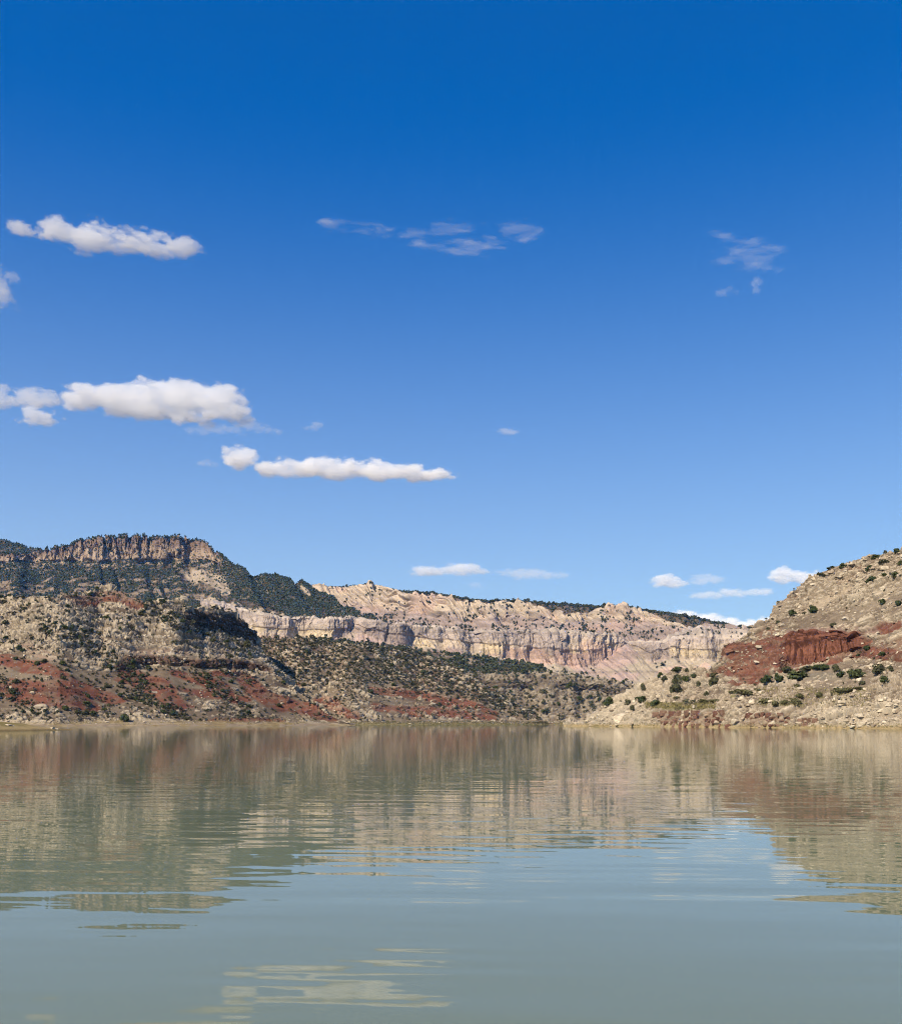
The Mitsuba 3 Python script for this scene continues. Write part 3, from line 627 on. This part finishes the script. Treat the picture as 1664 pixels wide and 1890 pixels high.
def wood_F(px, py, s, at):
    gully = np.maximum.reduce([near(px, py, [(60, 1150), (150, 1180), (200, 1220), (262, 1262)], 14), near(px, py, [(240, 1275), (290, 1305), (345, 1322)], 10), near(px, py, [(0, 1265), (40, 1300), (80, 1318)], [20, 18, 8]),
                               near(px, py, [(275, 1128), (330, 1150), (400, 1178), (470, 1205)], [14, 18, 12, 10]), near(px, py, [(350, 1235), (385, 1262), (450, 1320)], 12), near(px, py, [(-150, 1200), (-60, 1290)], 30)])
    clump = smooth(.42, .62, ns(at, 24, seed=301))
    return np.clip(.09 + .22 * clump + .75 * gully + .25 * smooth(6.3, 6.8, s) - .12 * (s < .9), 0, 1)


def wood_E(px, py, s, at):
    return np.clip((.05 + .15 * smooth(.4, .6, ns(at, 30, seed=302)) + .55 * smooth(2.3, 3.0, s)) * (s > .95), 0, 1)


PARTS_ = [scatter(FL, 9000, -200, 640, 1088, 1330, wood_F, 5.0, 1.2, 401), scatter(E, 13000, 440, 1010, 1172, 1330, wood_E, 3.7, 1.15, 402),
                        scatter(CY, 2600, 800, 1230, 1240, 1330, lambda px, py, s, at: (.22 + .2 * smooth(.4, .6, ns(at, 40, seed=303))) * (s > .95), 5.4, 1.05, 403),
                        scatter(G, 420, 1110, 1800, 1010, 1300, lambda px, py, s, at: .28 * (s > 1.1) * (1 - ((s > 2.9) & (s < 4.1))), 4.5, 1.2, 404)]
TREES, WHICH = np.concatenate(PARTS_), np.repeat(np.arange(4), [len(t) for t in PARTS_])
big = np.argsort(-(TREES[:, 3] / TREES[:, 1]) * np.sqrt(np.minimum(TREES[:, 4] / TREES[:, 3], 1)))
keep = max(0, 300 - count['juniper'])
def ordinal(n):
    return ORD[n] if n < len(ORD) else f"{n + 1}{'th' if 10 < n % 100 + 1 < 14 else {1: 'st', 2: 'nd', 3: 'rd'}.get((n + 1) % 10, 'th')} from the left"


def stretch(px, py, u0, u1, v0, v1):
    """Which ninth of a hill a thing stands on."""
    across = ('left end', 'middle', 'right end')[int(np.clip((px - u0) / (u1 - u0) * 3, 0, 2))]
    up = ('top', 'middle slope', 'foot')[int(np.clip((py - v0) / (v1 - v0) * 3, 0, 2))]
    return up, across


HILL = {0: ('the left hillside', 0, 640, 1090, 1335), 1: ('the middle hill', 470, 1010, 1175, 1335), 2: ('the far canyon slope', 860, 1180, 1240, 1330), 3: ('the right headland', 1080, 1664, 1015, 1330)}
todo = {}
for i in big[:keep]:
    x, y, z, h, w = TREES[i]
    px, py = CX + F * x / y, HY - F * (z - EYE) / y
    k = int(WHICH[i])
    up, across = stretch(px, py, *HILL[k][1:])
    todo.setdefault((k, up, across), []).append((px, i))
for (k, up, across), items in todo.items():
    for j, (px, i) in enumerate(sorted(items)):
        x, y, z, h, w = TREES[i]
        put('juniper', KINDS['juniper'][int(rng.integers(6))], (x, y, z - .05 * h), (w, w, h), rng.uniform(0, 360), f'small juniper, {up} of {HILL[k][0][4:]}, {across}, {ordinal(j)}', 'juniper', f'scattered junipers on {HILL[k][0]}')

scene['leaf_tint'] = {'type': 'twosided', 'bsdf': {'type': 'diffuse', 'reflectance': {'type': 'mesh_attribute', 'name': 'vertex_color'}}}


def mass(key, label, t, tris, seed, tones, variants=8, shape='round', size=.26):
    """Many small trees as one mesh."""
    g = np.random.default_rng(seed)
    base = []
    for k in range(variants):
        v, f = crown(seed + k, tris, 6, size=size)
        if shape == 'pine':
            v = v.copy(); v[:, :2] *= np.clip(1.25 - v[:, 2:], .12, 1)
        base.append(v)
    pick = g.integers(variants, size=len(t)); ang = g.uniform(0, 2 * np.pi, len(t))
    B = np.array(base)[pick]
    ca, sa = np.cos(ang)[:, None], np.sin(ang)[:, None]
    X = (B[..., 0] * ca - B[..., 1] * sa) * t[:, 4:5]; Y = (B[..., 0] * sa + B[..., 1] * ca) * t[:, 4:5]
    V = np.stack([X, Y, (B[..., 2] - .05) * t[:, 3:4]], -1) + t[:, None, :3]
    c = np.asarray(tones[0]) + (np.asarray(tones[1]) - np.asarray(tones[0])) * g.uniform(size=(len(t), 1))
    c = np.repeat(c[:, None], tris * 3, 1) * np.repeat(g.uniform(.75, 1.25, (len(t), tris, 1)), 3, 1)
    n = len(t) * tris * 3
    scene[key] = mikit.ply((V.reshape(-1, 3), np.arange(n).reshape(-1, 3)), 'leaf_tint', color=c.reshape(-1, 3))
    labels[key] = {'label': label, 'category': 'trees', 'kind': 'stuff'}


mass('juniper_scrub', 'scattered dark juniper scrub dotting the stony hillsides', TREES[big[keep:]], 36, 500, ((.050, .056, .030), (.105, .100, .065)), size=.2)


def wood_M(px, py, s, at):
    left = 1 - smooth(385, 420, px)
    sl = np.maximum.reduce([near(px, py, [(345, 1060), (395, 1074), (418, 1096)], [16, 20, 12]), near(px, py, [(345, 1100), (385, 1110), (430, 1122)], [6, 8, 8]), near(px, py, [(430, 1112), (480, 1126), (520, 1135)], [8, 9, 5]), near(px, py, [(556, 1084), (570, 1096)], [4, 5])])
    rocky = smooth(.48, .58, ns(at, 40, 40, 20, seed=304)) * smooth(.6, .9, s) * (1 - smooth(1.35, 1.5, s)) * left
    d = .95 - .85 * rocky - .7 * smooth(1.55, 1.85, s) * left * smooth(.4, .55, ns(at, 30, seed=305))
    return np.clip(np.where((s > 2.02) & (s < 2.92), d * (1 - left * .9), d) - .8 * sl, 0, 1)


M = np.concatenate([scatter(ME, 52000, -200, 716, 985, 1148, wood_M, 2.9, .9, 411), scatter(HB, 4500, -200, 130, 978, 1040, lambda px, py, s, at: .95 + px * 0, 3.3, .85, 412),
                    scatter(ME, 1500, -200, 700, 985, 1148, lambda px, py, s, at: (s > 2.93) * 1.0, 3.8, .7, 413)])
crestM = np.concatenate([np.column_stack([L.p[r_, ::3], L.p[r_, ::3, 1:2] * 2.9 / F * np.random.default_rng(9 + j).uniform(.5, 1.3, (len(L.u[::3]), 1)), L.p[r_, ::3, 1:2] * 2.9 / F * np.random.default_rng(19 + j).uniform(.6, 1.2, (len(L.u[::3]), 1))])
                         for j, (L, r_) in enumerate(((ME, np.argmax(ME.s[:, 0] >= ME.top)), (HB, np.argmax(HB.s[:, 0] >= HB.top)), (ME, np.argmax(ME.s[:, 0] >= ME.top) - 1)))])
mass('forest', 'dark pine forest covering the mesa and its flanks', M, 13, 600, ((.040, .056, .040), (.074, .092, .062)), shape='pine', size=.45)


def wood_U(px, py, s, at):
    return np.clip(.95 * smooth(2.03, 2.15, s) + (.5 * smooth(.58, .68, ns(at, 60, seed=306)) + .04) * (s < 1.95) + .35 * (s < .5), 0, 1)


def wood_L(px, py, s, at):
    return np.clip(.45 * (s > 2.02) * smooth(.35, .55, ns(at, 50, seed=307)) + .16 * (s < 1.0) * smooth(.4, .55, ns(at, 60, seed=308)) + .02, 0, 1)


def rim_row(L, u0, u1, h, seed, row=0):
    k = np.argmax(L.s[:, 0] >= L.top) - row
    sel = (L.u >= u0) & (L.u <= u1)
    P = L.p[k, sel]
    g = np.random.default_rng(seed)
    hh = P[:, 1:2] / F * h * g.uniform(.5, 1.25, (len(P), 1))
    return np.column_stack([P, hh, hh * g.uniform(.7, 1.2, (len(P), 1))])


R = np.concatenate([scatter(BU, 7000, 540, 1440, 1076, 1190, wood_U, 4.0, .95, 421), scatter(BL, 4000, 430, 1440, 1100, 1275, wood_L, 3.6, 1.0, 422), rim_row(BU, 745, 1420, 4.2, 5), rim_row(BU, 745, 1420, 4.2, 6, 2), rim_row(BU, 570, 745, 2.2, 7)])
mass('rim_woodland', 'dark woodland along the rim and terraces of the pale badlands', R, 26, 700, ((.045, .055, .036), (.08, .088, .056)), size=.30)
Bn = np.concatenate([scatter(BE, 5200, 570, 1100, 1175, 1260, lambda px, py, s, at: np.clip(.25 + .65 * smooth(.38, .55, ns(at, 45, seed=309)), 0, 1), 6.0, 1.0, 431)])
mass('bench_woodland', 'dense dark junipers massed on the low bench', Bn, 40, 800, ((.048, .060, .032), (.085, .092, .052)), size=.24)

mass('rim_pines', 'ragged line of pines along the top of the mesa', crestM, 40, 650, ((.030, .042, .032), (.060, .072, .048)), size=.26)

# ------------------------------------------------------------------ grass and reeds
g = np.random.default_rng(77)


def tufts(L, n, u0, u1, v0, v1, chance, h, seed):
    t = scatter(L, n, u0, u1, v0, v1, chance, h, .5, seed)
    g = np.random.default_rng(seed)
    t = np.repeat(t, 5, 0)
    n = len(t); hh = t[:, 3:4] * g.uniform(.6, 1.2, (n, 1))
    b = t[:, :3] + np.column_stack([g.normal(0, .9, (n, 2)) * hh * .5, -.05 * hh[:, 0]])
    lean = np.column_stack([g.normal(0, .3, (n, 2)) * hh, hh[:, 0]])
    side = np.column_stack([np.cos(a := g.uniform(0, 6.28, n)), np.sin(a), 0 * a]) * hh * .16
    return np.stack([b - side, b + side, b + lean], 1).reshape(-1, 3)


V = np.concatenate([tufts(E, 2600, 560, 1012, 1331, 1338, lambda px, py, s, at: smooth(560, 700, px) * .6 + .1, 1.7, 441),
                    tufts(CY, 800, 980, 1110, 1332, 1337, lambda px, py, s, at: .5 + 0 * px, 1.6, 442)])
Vy = np.concatenate([tufts(G, 1700, 1190, 1320, 1297, 1308, lambda px, py, s, at: .6 + 0 * px, 3.2, 443), tufts(G, 1500, 1395, 1610, 1268, 1304, lambda px, py, s, at: .4 + 0 * px, 3.2, 444), tufts(FL, 1200, -150, 640, 1322, 1338, lambda px, py, s, at: .35 + 0 * px, 2.2, 445),
                     tufts(G, 1600, 1080, 1800, 1335, 1347, lambda px, py, s, at: .6 + 0 * px, 2.4, 446)])
gc = np.concatenate([np.tile([.12, .118, .06], (len(V), 1)), np.tile([.21, .18, .08], (len(Vy), 1))]) * np.repeat(g.uniform(.6, 1.3, ((len(V) + len(Vy)) // 3, 1)), 3, 0)
VV = np.concatenate([V, Vy])
scene['grass'] = mikit.ply((VV, np.arange(len(VV)).reshape(-1, 3)), 'leaf_tint', color=gc)
labels['grass'] = {'label': 'tufts of green and straw coloured grass along the shores and benches', 'category': 'grass', 'kind': 'stuff'}

# ------------------------------------------------------------------ boulders, rubble, ledge blocks


def hull_rock(seed, flat=.6, box=.5, n=15):
    g = np.random.default_rng(seed)
    d = g.normal(size=(n, 3)); d /= np.linalg.norm(d, axis=1, keepdims=True)
    d = d * (1 - box) + np.sign(d) * np.minimum(np.abs(d) * 2, .62) * box
    d *= g.uniform(.8, 1.1, (n, 1))
    h = trimesh.convex.convex_hull(d * [.55, .5, .5 * flat])
    h.vertices -= [0, 0, h.bounds[0][2] + .18 * flat]
    return h


ROCKS = [hull_rock(900 + k, flat=(.6, .8, .5, .9, .65, .75)[k]) for k in range(6)]


def stone(a, b, f):
    return {'type': 'diffuse', 'reflectance': mikit.proc(lambda p, n, uv: mikit.mix(a, b, mikit.smoothstep(.3, .7, mikit.fbm(p.x * f, p.y * f, p.z * f * 2))))}


scene['stone_pale'] = stone((0.36, 0.295, 0.21), (0.55, 0.47, 0.35), .9)
scene['stone_tan'] = stone((0.24, 0.185, 0.13), (0.38, 0.305, 0.22), .9)
scene['stone_red'] = stone((0.14, 0.065, 0.045), (0.23, 0.13, 0.088), 1.1)
for k in range(6):
    for m in ('pale', 'tan', 'red'):
        scene[f'boulder_{m}_{k}'] = {'type': 'shapegroup', 'rock': mikit.ply(ROCKS[k], f'stone_{m}')}


def rock_field(L, n, u0, u1, v0, v1, chance, h, spread, seed):
    g = np.random.default_rng(seed)
    px, py = g.uniform(u0, u1, n), g.uniform(v0, v1, n)
    at, d, s = L.spot(px, py)
    ok = (d < 1.4) & (g.uniform(size=n) < chance(px, py, s, at))
    w = np.exp(g.normal(0, spread, ok.sum())) * h
    return np.column_stack([at[ok], w / F * at[ok][:, 1], px[ok], py[ok], w])


def rocky_G(px, py, s, at):
    field = np.maximum.reduce([near(px, py, [(1490, 1275), (1560, 1285), (1664, 1300), (1780, 1300)], [16, 22, 30, 36]), near(px, py, [(1480, 1325), (1560, 1330), (1664, 1325), (1780, 1325)], 16), near(px, py, [(1110, 1325), (1180, 1300), (1240, 1285)], [10, 16, 12]),
                               near(px, py, [(1330, 1305), (1380, 1295), (1405, 1275)], [8, 12, 8]), near(px, py, [(1470, 1085), (1530, 1060), (1600, 1045), (1664, 1040)], [14, 22, 24, 26]), near(px, py, [(1340, 1240), (1400, 1205), (1440, 1160), (1480, 1120)], 12), near(px, py, [(1560, 1222), (1664, 1235)], 14)])
    return np.clip(.10 + .8 * field + .25 * smooth(.5, .62, ns(at, 12, seed=321)), 0, 1) * (1 - .9 * ((s > 3.05) & (s < 3.95) & (px > 1450) & (px < 1590)))


RG = rock_field(G, 11000, 1070, 1800, 1010, 1344, rocky_G, 4.5, .55, 451)
RF = rock_field(FL, 11000, -200, 640, 1095, 1336, lambda px, py, s, at: np.clip(.14 + .5 * (s < 1.2) + .4 * smooth(.48, .6, ns(at, 26, seed=322)) * (s > 2.9), 0, 1), 3.2, .45, 452)
RE = rock_field(E, 5000, 470, 1010, 1180, 1336, lambda px, py, s, at: np.clip(.18 + .5 * (s < 1.2) + .4 * smooth(.48, .6, ns(at, 30, seed=323)), 0, 1), 2.9, .4, 453)
EXTRA = [(16, 1339, 13, 'pale'), (97, 1345, 11, 'pale'), (105, 1346, 8, 'pale'), (1427, 1139, 15, 'tan'), (1438, 1118, 12, 'tan'), (1347, 1203, 24, 'red'), (1340, 1193, 14, 'tan'), (1536, 1056, 14, 'tan'), (1572, 1042, 16, 'pale'), (1586, 1072, 17, 'pale'), (1500, 1080, 14, 'pale'), (1531, 1096, 12, 'tan'), (1577, 1068, 14, 'tan'), (1391, 1188, 11, 'pale'),
         (1396, 1223, 12, 'pale'), (1377, 1227, 9, 'tan'), (1655, 1205, 10, 'pale'), (1650, 1314, 11, 'pale'), (1633, 1290, 12, 'pale'), (1575, 1277, 12, 'pale'), (1602, 1278, 11, 'pale'), (1567, 1219, 9, 'pale'), (1580, 1222, 10, 'pale'), (1541, 1286, 14, 'pale'),
         (1120, 1300, 9, 'pale'), (1133, 1306, 13, 'pale'), (1181, 1302, 15, 'pale'), (1154, 1313, 10, 'pale'), (1095, 1325, 13, 'pale'), (1105, 1322, 11, 'pale'), (1233, 1297, 8, 'pale'), (1245, 1296, 9, 'pale'), (1128, 1340, 7, 'pale'), (1305, 1276, 11, 'pale'), (1474, 1335, 13, 'pale'), (1450, 1338, 9, 'pale')]
rows_ = [(*(at := (SP if px < 200 else G).spot(px, py)[0]), w / F * at[1], px, py, w, m) for px, py, w, m in EXTRA]
allr = [(*r_, 'G') for r_ in RG] + [(*r_, 'F') for r_ in RF] + [(*r_, 'E') for r_ in RE]
allr.sort(key=lambda r_: -r_[6])
nsolo = 300 - len(rows_)
chosen, rest = allr[:nsolo], allr[nsolo:]


def redness(at):
    best = 9.0
    for zone, rp in red_zones:
        q_, _, _ = G.spot([a for a, _ in zone], [b for _, b in zone])
        best = min(best, float(streak(np.asarray(at)[None], q_, np.array(rp if isinstance(rp, list) else [rp] * len(zone)) / F * q_[:, 1])[0]))
    return best < 1


def boulder_place(px, py, hill):
    if px < 130 and py > 1336:
        return 'pale boulder on the sand spit, left edge'
    if hill == 'F':
        return ('pale slab on the sandy shore below the left hillside' if py > 1322 else 'pale boulder strewn on the left hillside')
    if hill == 'E':
        return 'pale boulder on the middle hill behind the green shoreline'
    if py > 1312:
        return 'pale boulder along the waterline of the right headland' if px > 1200 else 'pale slab at the low tip of the right headland'
    if px < 1330:
        return 'tan boulder on the low bench of the right headland'
    if py < 1110:
        return 'boulder near the crest of the headland'
    if py < 1225:
        return 'tan boulder on the steep upper slope of the headland'
    return 'pale boulder in the boulder field right of the bench'


WORD = dict(pale=('pale', 'big cream'), tan=('tan', 'big brownish'), red=('reddish', 'big dark red'))
todo = {}
for r_ in rows_:
    todo.setdefault((WORD[r_[7]][1] + ' block, ' + boulder_place(r_[4], r_[5], 'G').replace('pale ', '').replace('tan ', '').replace('large ', ''), r_[7]), []).append((r_[4], r_[:4]))
for n, (x, y, z, m, px, py, w, hill) in enumerate(chosen):
    tone = 'red' if hill == 'G' and redness((x, y, z)) and n % 2 else 'tan' if n % 3 == 0 else 'pale'
    lab = WORD[tone][0] + ' ' + boulder_place(px, py, hill).replace('pale ', '').replace('tan ', '')
    if hill in 'FE' and py <= 1322:
        up, across = stretch(px, py, *HILL[0 if hill == 'F' else 1][1:])
        lab += f', {up}, {across}'
    if hill == 'G' and px > 1330:
        lab += ', ' + stretch(px, py, 1330, 1664, 0, 1)[1]
    todo.setdefault((lab, tone), []).append((px, (x, y, z, m)))
for (lab, tone), items in todo.items():
    for j, (px, (x, y, z, m)) in enumerate(sorted(items)):
        n = count.get('boulder', 0)
        put('boulder', f'boulder_{tone}_{n % 6}', (x, y, z - .05 * m), (m, m * rng.uniform(.8, 1.2), m * rng.uniform(.75, 1.1)), rng.uniform(0, 360), f'{lab}, {ordinal(j)}' if len(items) > 1 else lab, 'boulder', 'boulders of the hillsides and shores')


def rubble(key, label, rows, seed, tones):
    g = np.random.default_rng(seed)
    base = [hull_rock(950 + k, flat=(.6, .8, .45, .9, .65, .7, .5, .55)[k], n=9) for k in range(8)]
    Vs, Fs, Cs, at = [], [], [], 0
    for r_ in rows:
        b = base[int(g.integers(8))]
        a = g.uniform(0, 6.28); ca, sa = math.cos(a), math.sin(a)
        v = b.vertices * (r_[3] * np.array([1, g.uniform(.7, 1.2), g.uniform(.7, 1.15)]))
        v = np.column_stack([v[:, 0] * ca - v[:, 1] * sa, v[:, 0] * sa + v[:, 1] * ca, v[:, 2]]) + np.array(r_[:3]) - [0, 0, .04 * r_[3]]
        t = g.uniform()
        Vs.append(v); Fs.append(b.faces + at); at += len(v)
        Cs.append(np.tile((np.asarray(tones[0]) * (1 - t) + np.asarray(tones[1]) * t), (len(v), 1)))
    scene[key] = mikit.ply((np.concatenate(Vs), np.concatenate(Fs)), 'earth', color=np.concatenate(Cs))
    labels[key] = {'label': label, 'category': 'rubble', 'kind': 'stuff'}


rubble('rubble', 'pale broken rubble strewn over the right headland', [r_ for r_ in rest if r_[7] == 'G'], 1, ((.20, .16, .115), (.54, .46, .345)))
rubble('rubble_001', 'pale broken rubble strewn over the left hillside and middle hill', [r_ for r_ in rest if r_[7] != 'G'], 2, ((.20, .16, .115), (.54, .46, .345)))

for k, (a, b) in enumerate((((0.105, 0.052, 0.038), (0.165, 0.088, 0.062)), ((0.135, 0.078, 0.055), (0.21, 0.135, 0.095)), ((0.18, 0.13, 0.09), (0.29, 0.22, 0.15)))):
    scene[f'ledge_stone_{k}'] = stone(a, b, 1.3)
g = np.random.default_rng(31)
nb = 0
for u0, u1, v0, v1 in ((1206, 1338, 1311, 1341), (1366, 1462, 1315, 1342), (1470, 1506, 1324, 1338)):
    v = v0
    first = True
    while v < v1 - 2:
        hgt = g.uniform(8, 12) if first else g.uniform(4, 7)
        u = u0 + g.uniform(-3, 3) + (0 if first else 4)
        while u < u1:
            wid = g.uniform(7, 17) if first else g.uniform(5, 13)
            ends = min(1.0, .35 + (u + wid / 2 - u0) / 22, .35 + (u1 - u - wid / 2) / 22)
            if g.uniform() < (.95 if first else .55) * ends:
                at, d, _ = G.spot(u + wid / 2, v + hgt * .8)
                m = at[1] / F
                b = hull_rock(int(g.integers(1e6)), flat=1.0, box=.85, n=18)
                vv = b.vertices / np.ptp(b.vertices, axis=0) * np.array([wid * m * .97, wid * m * g.uniform(.7, 1.0), hgt * m * g.uniform(.9, 1.15)])
                a = g.uniform(-.25, .25) if first else g.uniform(-.9, .9)
                vv = np.column_stack([vv[:, 0] * math.cos(a) - vv[:, 1] * math.sin(a), vv[:, 0] * math.sin(a) + vv[:, 1] * math.cos(a), vv[:, 2]]) + at + [0, (.12 if first else .25) * wid * m, 0]
                key = 'headland__block' if nb == 0 else f'headland__block_{nb:03d}'
                scene[key] = mikit.ply(trimesh.Trimesh(vv, b.faces, process=False), f'ledge_stone_{int(g.choice([0, 0, 1, 1, 2]))}')
                nb += 1
            u += wid
        v += hgt * .9
        first = False

# ------------------------------------------------------------------ clouds


def cloud(label, D, blobs, rag=1.0, density=.02, res=150, depth=.35, seed=0, thin=1.0, grain=1.0, off=0.0, wind=1.0):
    """A cloud as a body of mist: puffs given by where they stand in the photograph, broken up by noise. D is its distance along the view."""
    b = np.array(blobs, float)                                         # centre x, y, half width, half height (photo pixels)
    x0, x1, y0, y1 = (b[:, 0] - b[:, 2] * 1.5).min(), (b[:, 0] + b[:, 2] * 1.5).max(), (b[:, 1] - b[:, 3] * 1.7).min(), (b[:, 1] + b[:, 3] * 1.6).max()
    k = D / F
    w, h = (x1 - x0) * k, (y1 - y0) * k
    dep = max(h * .5, w * depth * .4)
    nx = int(res); nz = max(12, int(res * h / w)); ny = max(12, int(res * dep / w * .6))
    zz, yy, xx = np.meshgrid((np.arange(nz) + .5) / nz, (np.arange(ny) + .5) / ny, (np.arange(nx) + .5) / nx, indexing='ij')
    px, py, yd = x0 + xx * (x1 - x0), y1 - zz * (y1 - y0), (yy - .5) * 2
    P = np.stack([px, yd * dep / k * .5, py], -1)
    warp = (meshkit.fbm(P / 26, 3, seed + 50) - .5)
    env = np.full(px.shape, -3.0)
    for cx, cy, rx, ry in b:
        dy = (py - cy)
        d2 = ((px - cx + 22 * warp) / rx) ** 2 + (dy / (ry * np.where(dy > 0, .8, 1.15))) ** 2 + (yd * 1.05) ** 2 * 1.1
        env = np.maximum(env, 1 - d2)
    size = max(7.0, b[:, 3].mean() * .95) * grain
    n = meshkit.fbm(P / np.array([size * 1.5 * wind, size * 1.5, size]), 5, seed) - .5
    n = n + .55 * (meshkit.fbm(P / np.array([size * .42 * wind, size * .42, size * .3]), 3, seed + 9) - .5)
    dens = smooth(0.0, .30, env * (1 - .5 * off) - off + n * 2.6 * rag)
    edge = lambda t: smooth(0, .06, t) * smooth(0, .06, 1 - t)
    dens = (dens * edge(xx) * edge(yy) * edge(zz) * thin).astype(np.float32)
    zbase = EYE + (HY - y1) * k
    xb = (x0 - CX) * k
    n_ = count.get('cloud', 0); count['cloud'] = n_ + 1
    key = 'cloud' if n_ == 0 else f'cloud_{n_:03d}'
    box = T().translate([xb, D - dep / 2, zbase]).scale([w, dep, h])
    scene[key] = {'type': 'cube', 'to_world': box @ T().translate([.5, .5, .5]).scale([.5, .5, .5]), 'bsdf': {'type': 'null'},
                  'interior': {'type': 'heterogeneous', 'albedo': {'type': 'constvolume', 'value': {'type': 'rgb', 'value': [.999, .999, .999]}}, 'scale': density, 'phase': {'type': 'hg', 'g': -0.42},
                               'sigma_t': {'type': 'gridvolume', 'grid': mi.VolumeGrid(dens[..., None]), 'to_world': box, 'filter_type': 'trilinear'}}}
    labels[key] = {'label': label, 'category': 'cloud'}


cloud('long ragged white cloud slanting high at the upper left', 3300, [(38, 422, 24, 11), (110, 428, 42, 20), (170, 440, 52, 25), (230, 450, 50, 22), (290, 456, 46, 20), (335, 462, 38, 15)], 1.45, .020, 200, seed=1)
cloud('cloud fragment cut off by the left edge, between the two big clouds', 3750, [(-20, 515, 40, 30), (-14, 550, 36, 34)], 1.7, .008, 120, seed=2, off=.3, grain=.6)
cloud('largest cloud, puffy white with a domed top, left of centre', 4600, [(150, 733, 45, 24), (215, 742, 44, 32), (275, 744, 60, 42), (340, 742, 62, 44), (390, 754, 62, 36), (430, 768, 42, 22)], 1.2, .016, 210, seed=3, depth=.28)
cloud('flat white cloud at the left edge beside the largest cloud', 4050, [(-10, 736, 60, 20), (50, 737, 56, 18), (85, 742, 30, 11)], 1.3, .018, 120, seed=4)
cloud('small round white cloud under the flat one at left', 4270, [(66, 768, 30, 20), (88, 774, 30, 16)], 1.2, .02, 80, seed=5)
cloud('long thin white cloud with a bumpy top below the largest cloud', 5900, [(442, 848, 32, 20), (510, 866, 44, 16), (570, 866, 46, 18), (625, 870, 46, 18), (690, 871, 50, 19), (750, 876, 48, 14), (800, 878, 40, 9)], 1.25, .017, 220, seed=6)
cloud('broken wisps of cloud high in the middle of the sky', 3400, [(620, 413, 36, 13), (690, 427, 40, 11), (762, 432, 26, 11), (835, 420, 44, 11), (800, 450, 38, 14), (865, 458, 56, 12), (905, 448, 28, 8), (955, 424, 40, 11), (975, 441, 36, 10)], 1.5, .0062, 260, seed=7, grain=.8, depth=.25, off=.46, wind=2.6)
cloud('faint transparent wisp high on the right', 3600, [(1380, 472, 62, 28), (1340, 438, 30, 10), (1400, 490, 44, 14)], 1.5, .0032, 170, seed=8, grain=.6, depth=.4, off=.5, wind=1.8)
cloud('pair of faint cloud flecks under the wisp on the right', 4100, [(1342, 540, 18, 8), (1394, 528, 12, 13)], 1.8, .005, 80, seed=9, off=.3)
cloud('tiny cloud fleck right of the largest cloud', 4950, [(505, 797, 24, 7)], 1.5, .009, 60, seed=10, off=.3)
cloud('second tiny cloud fleck further right of the largest cloud', 4800, [(582, 788, 20, 8)], 1.5, .010, 60, seed=11, off=.3)
cloud('lone tiny cloud in the blue right of centre', 4900, [(938, 797, 18, 7)], 1.3, .012, 60, seed=12)
cloud('thin scraps of cloud trailing under the largest cloud', 5200, [(400, 794, 60, 9), (470, 790, 30, 8)], 1.8, .005, 110, seed=13, off=.3)
cloud('tiny cloud just left of the long thin cloud', 5450, [(380, 856, 20, 6)], 1.4, .010, 60, seed=14)
cloud('flat lens of cloud low over the middle of the cliffs', 9000, [(790, 1055, 50, 10), (845, 1053, 46, 12)], .9, .012, 110, seed=15, depth=.3)
cloud('faint flat cloud next right of the lens over the cliffs', 9700, [(975, 1061, 70, 10)], 1.1, .004, 110, seed=16, depth=.3)
cloud('small bright cloud low on the right, left of the pair', 9000, [(1226, 1074, 26, 13), (1245, 1078, 24, 9)], .9, .014, 80, seed=17)
cloud('faint small cloud above the strip, low on the right', 9900, [(1298, 1071, 34, 9)], 1.1, .005, 70, seed=18)
cloud('faint strip of cloud low on the right above the rim', 11000, [(1310, 1099, 40, 8), (1350, 1095, 40, 9), (1398, 1094, 28, 7)], 1.1, .0055, 100, seed=19, depth=.3)
cloud('white cloud half hidden behind the headland crest', 8300, [(1445, 1064, 32, 16), (1480, 1067, 46, 13)], .9, .012, 100, seed=20)
cloud('bank of white cloud lying on the horizon behind the rim', 14000, [(1265, 1140, 40, 14), (1305, 1150, 50, 16), (1360, 1158, 60, 15), (1420, 1160, 60, 16)], .9, .008, 140, seed=21, depth=.3)
cloud('tiny pale cloud above the rim in the middle', 8400, [(878, 1081, 22, 6)], 1.1, .005, 60, seed=22)

# ------------------------------------------------------------------ air
scene['air'] = {'type': 'homogeneous', 'albedo': {'type': 'rgb', 'value': [.95, .95, .95]}, 'sigma_t': {'type': 'rgb', 'value': [0.35e-5, 1.1e-5, 2.8e-5]}}
scene['haze'] = {'type': 'cube', 'to_world': T().translate([0, 3000, 395]).scale([7000, 6000, 401.5]), 'bsdf': {'type': 'null'}, 'interior': {'type': 'ref', 'id': 'air'}}
labels['haze'] = {'label': 'thin blue air between the lake and the far cliffs', 'category': 'haze', 'kind': 'stuff'}
scene['camera']['medium'] = {'type': 'ref', 'id': 'air'}
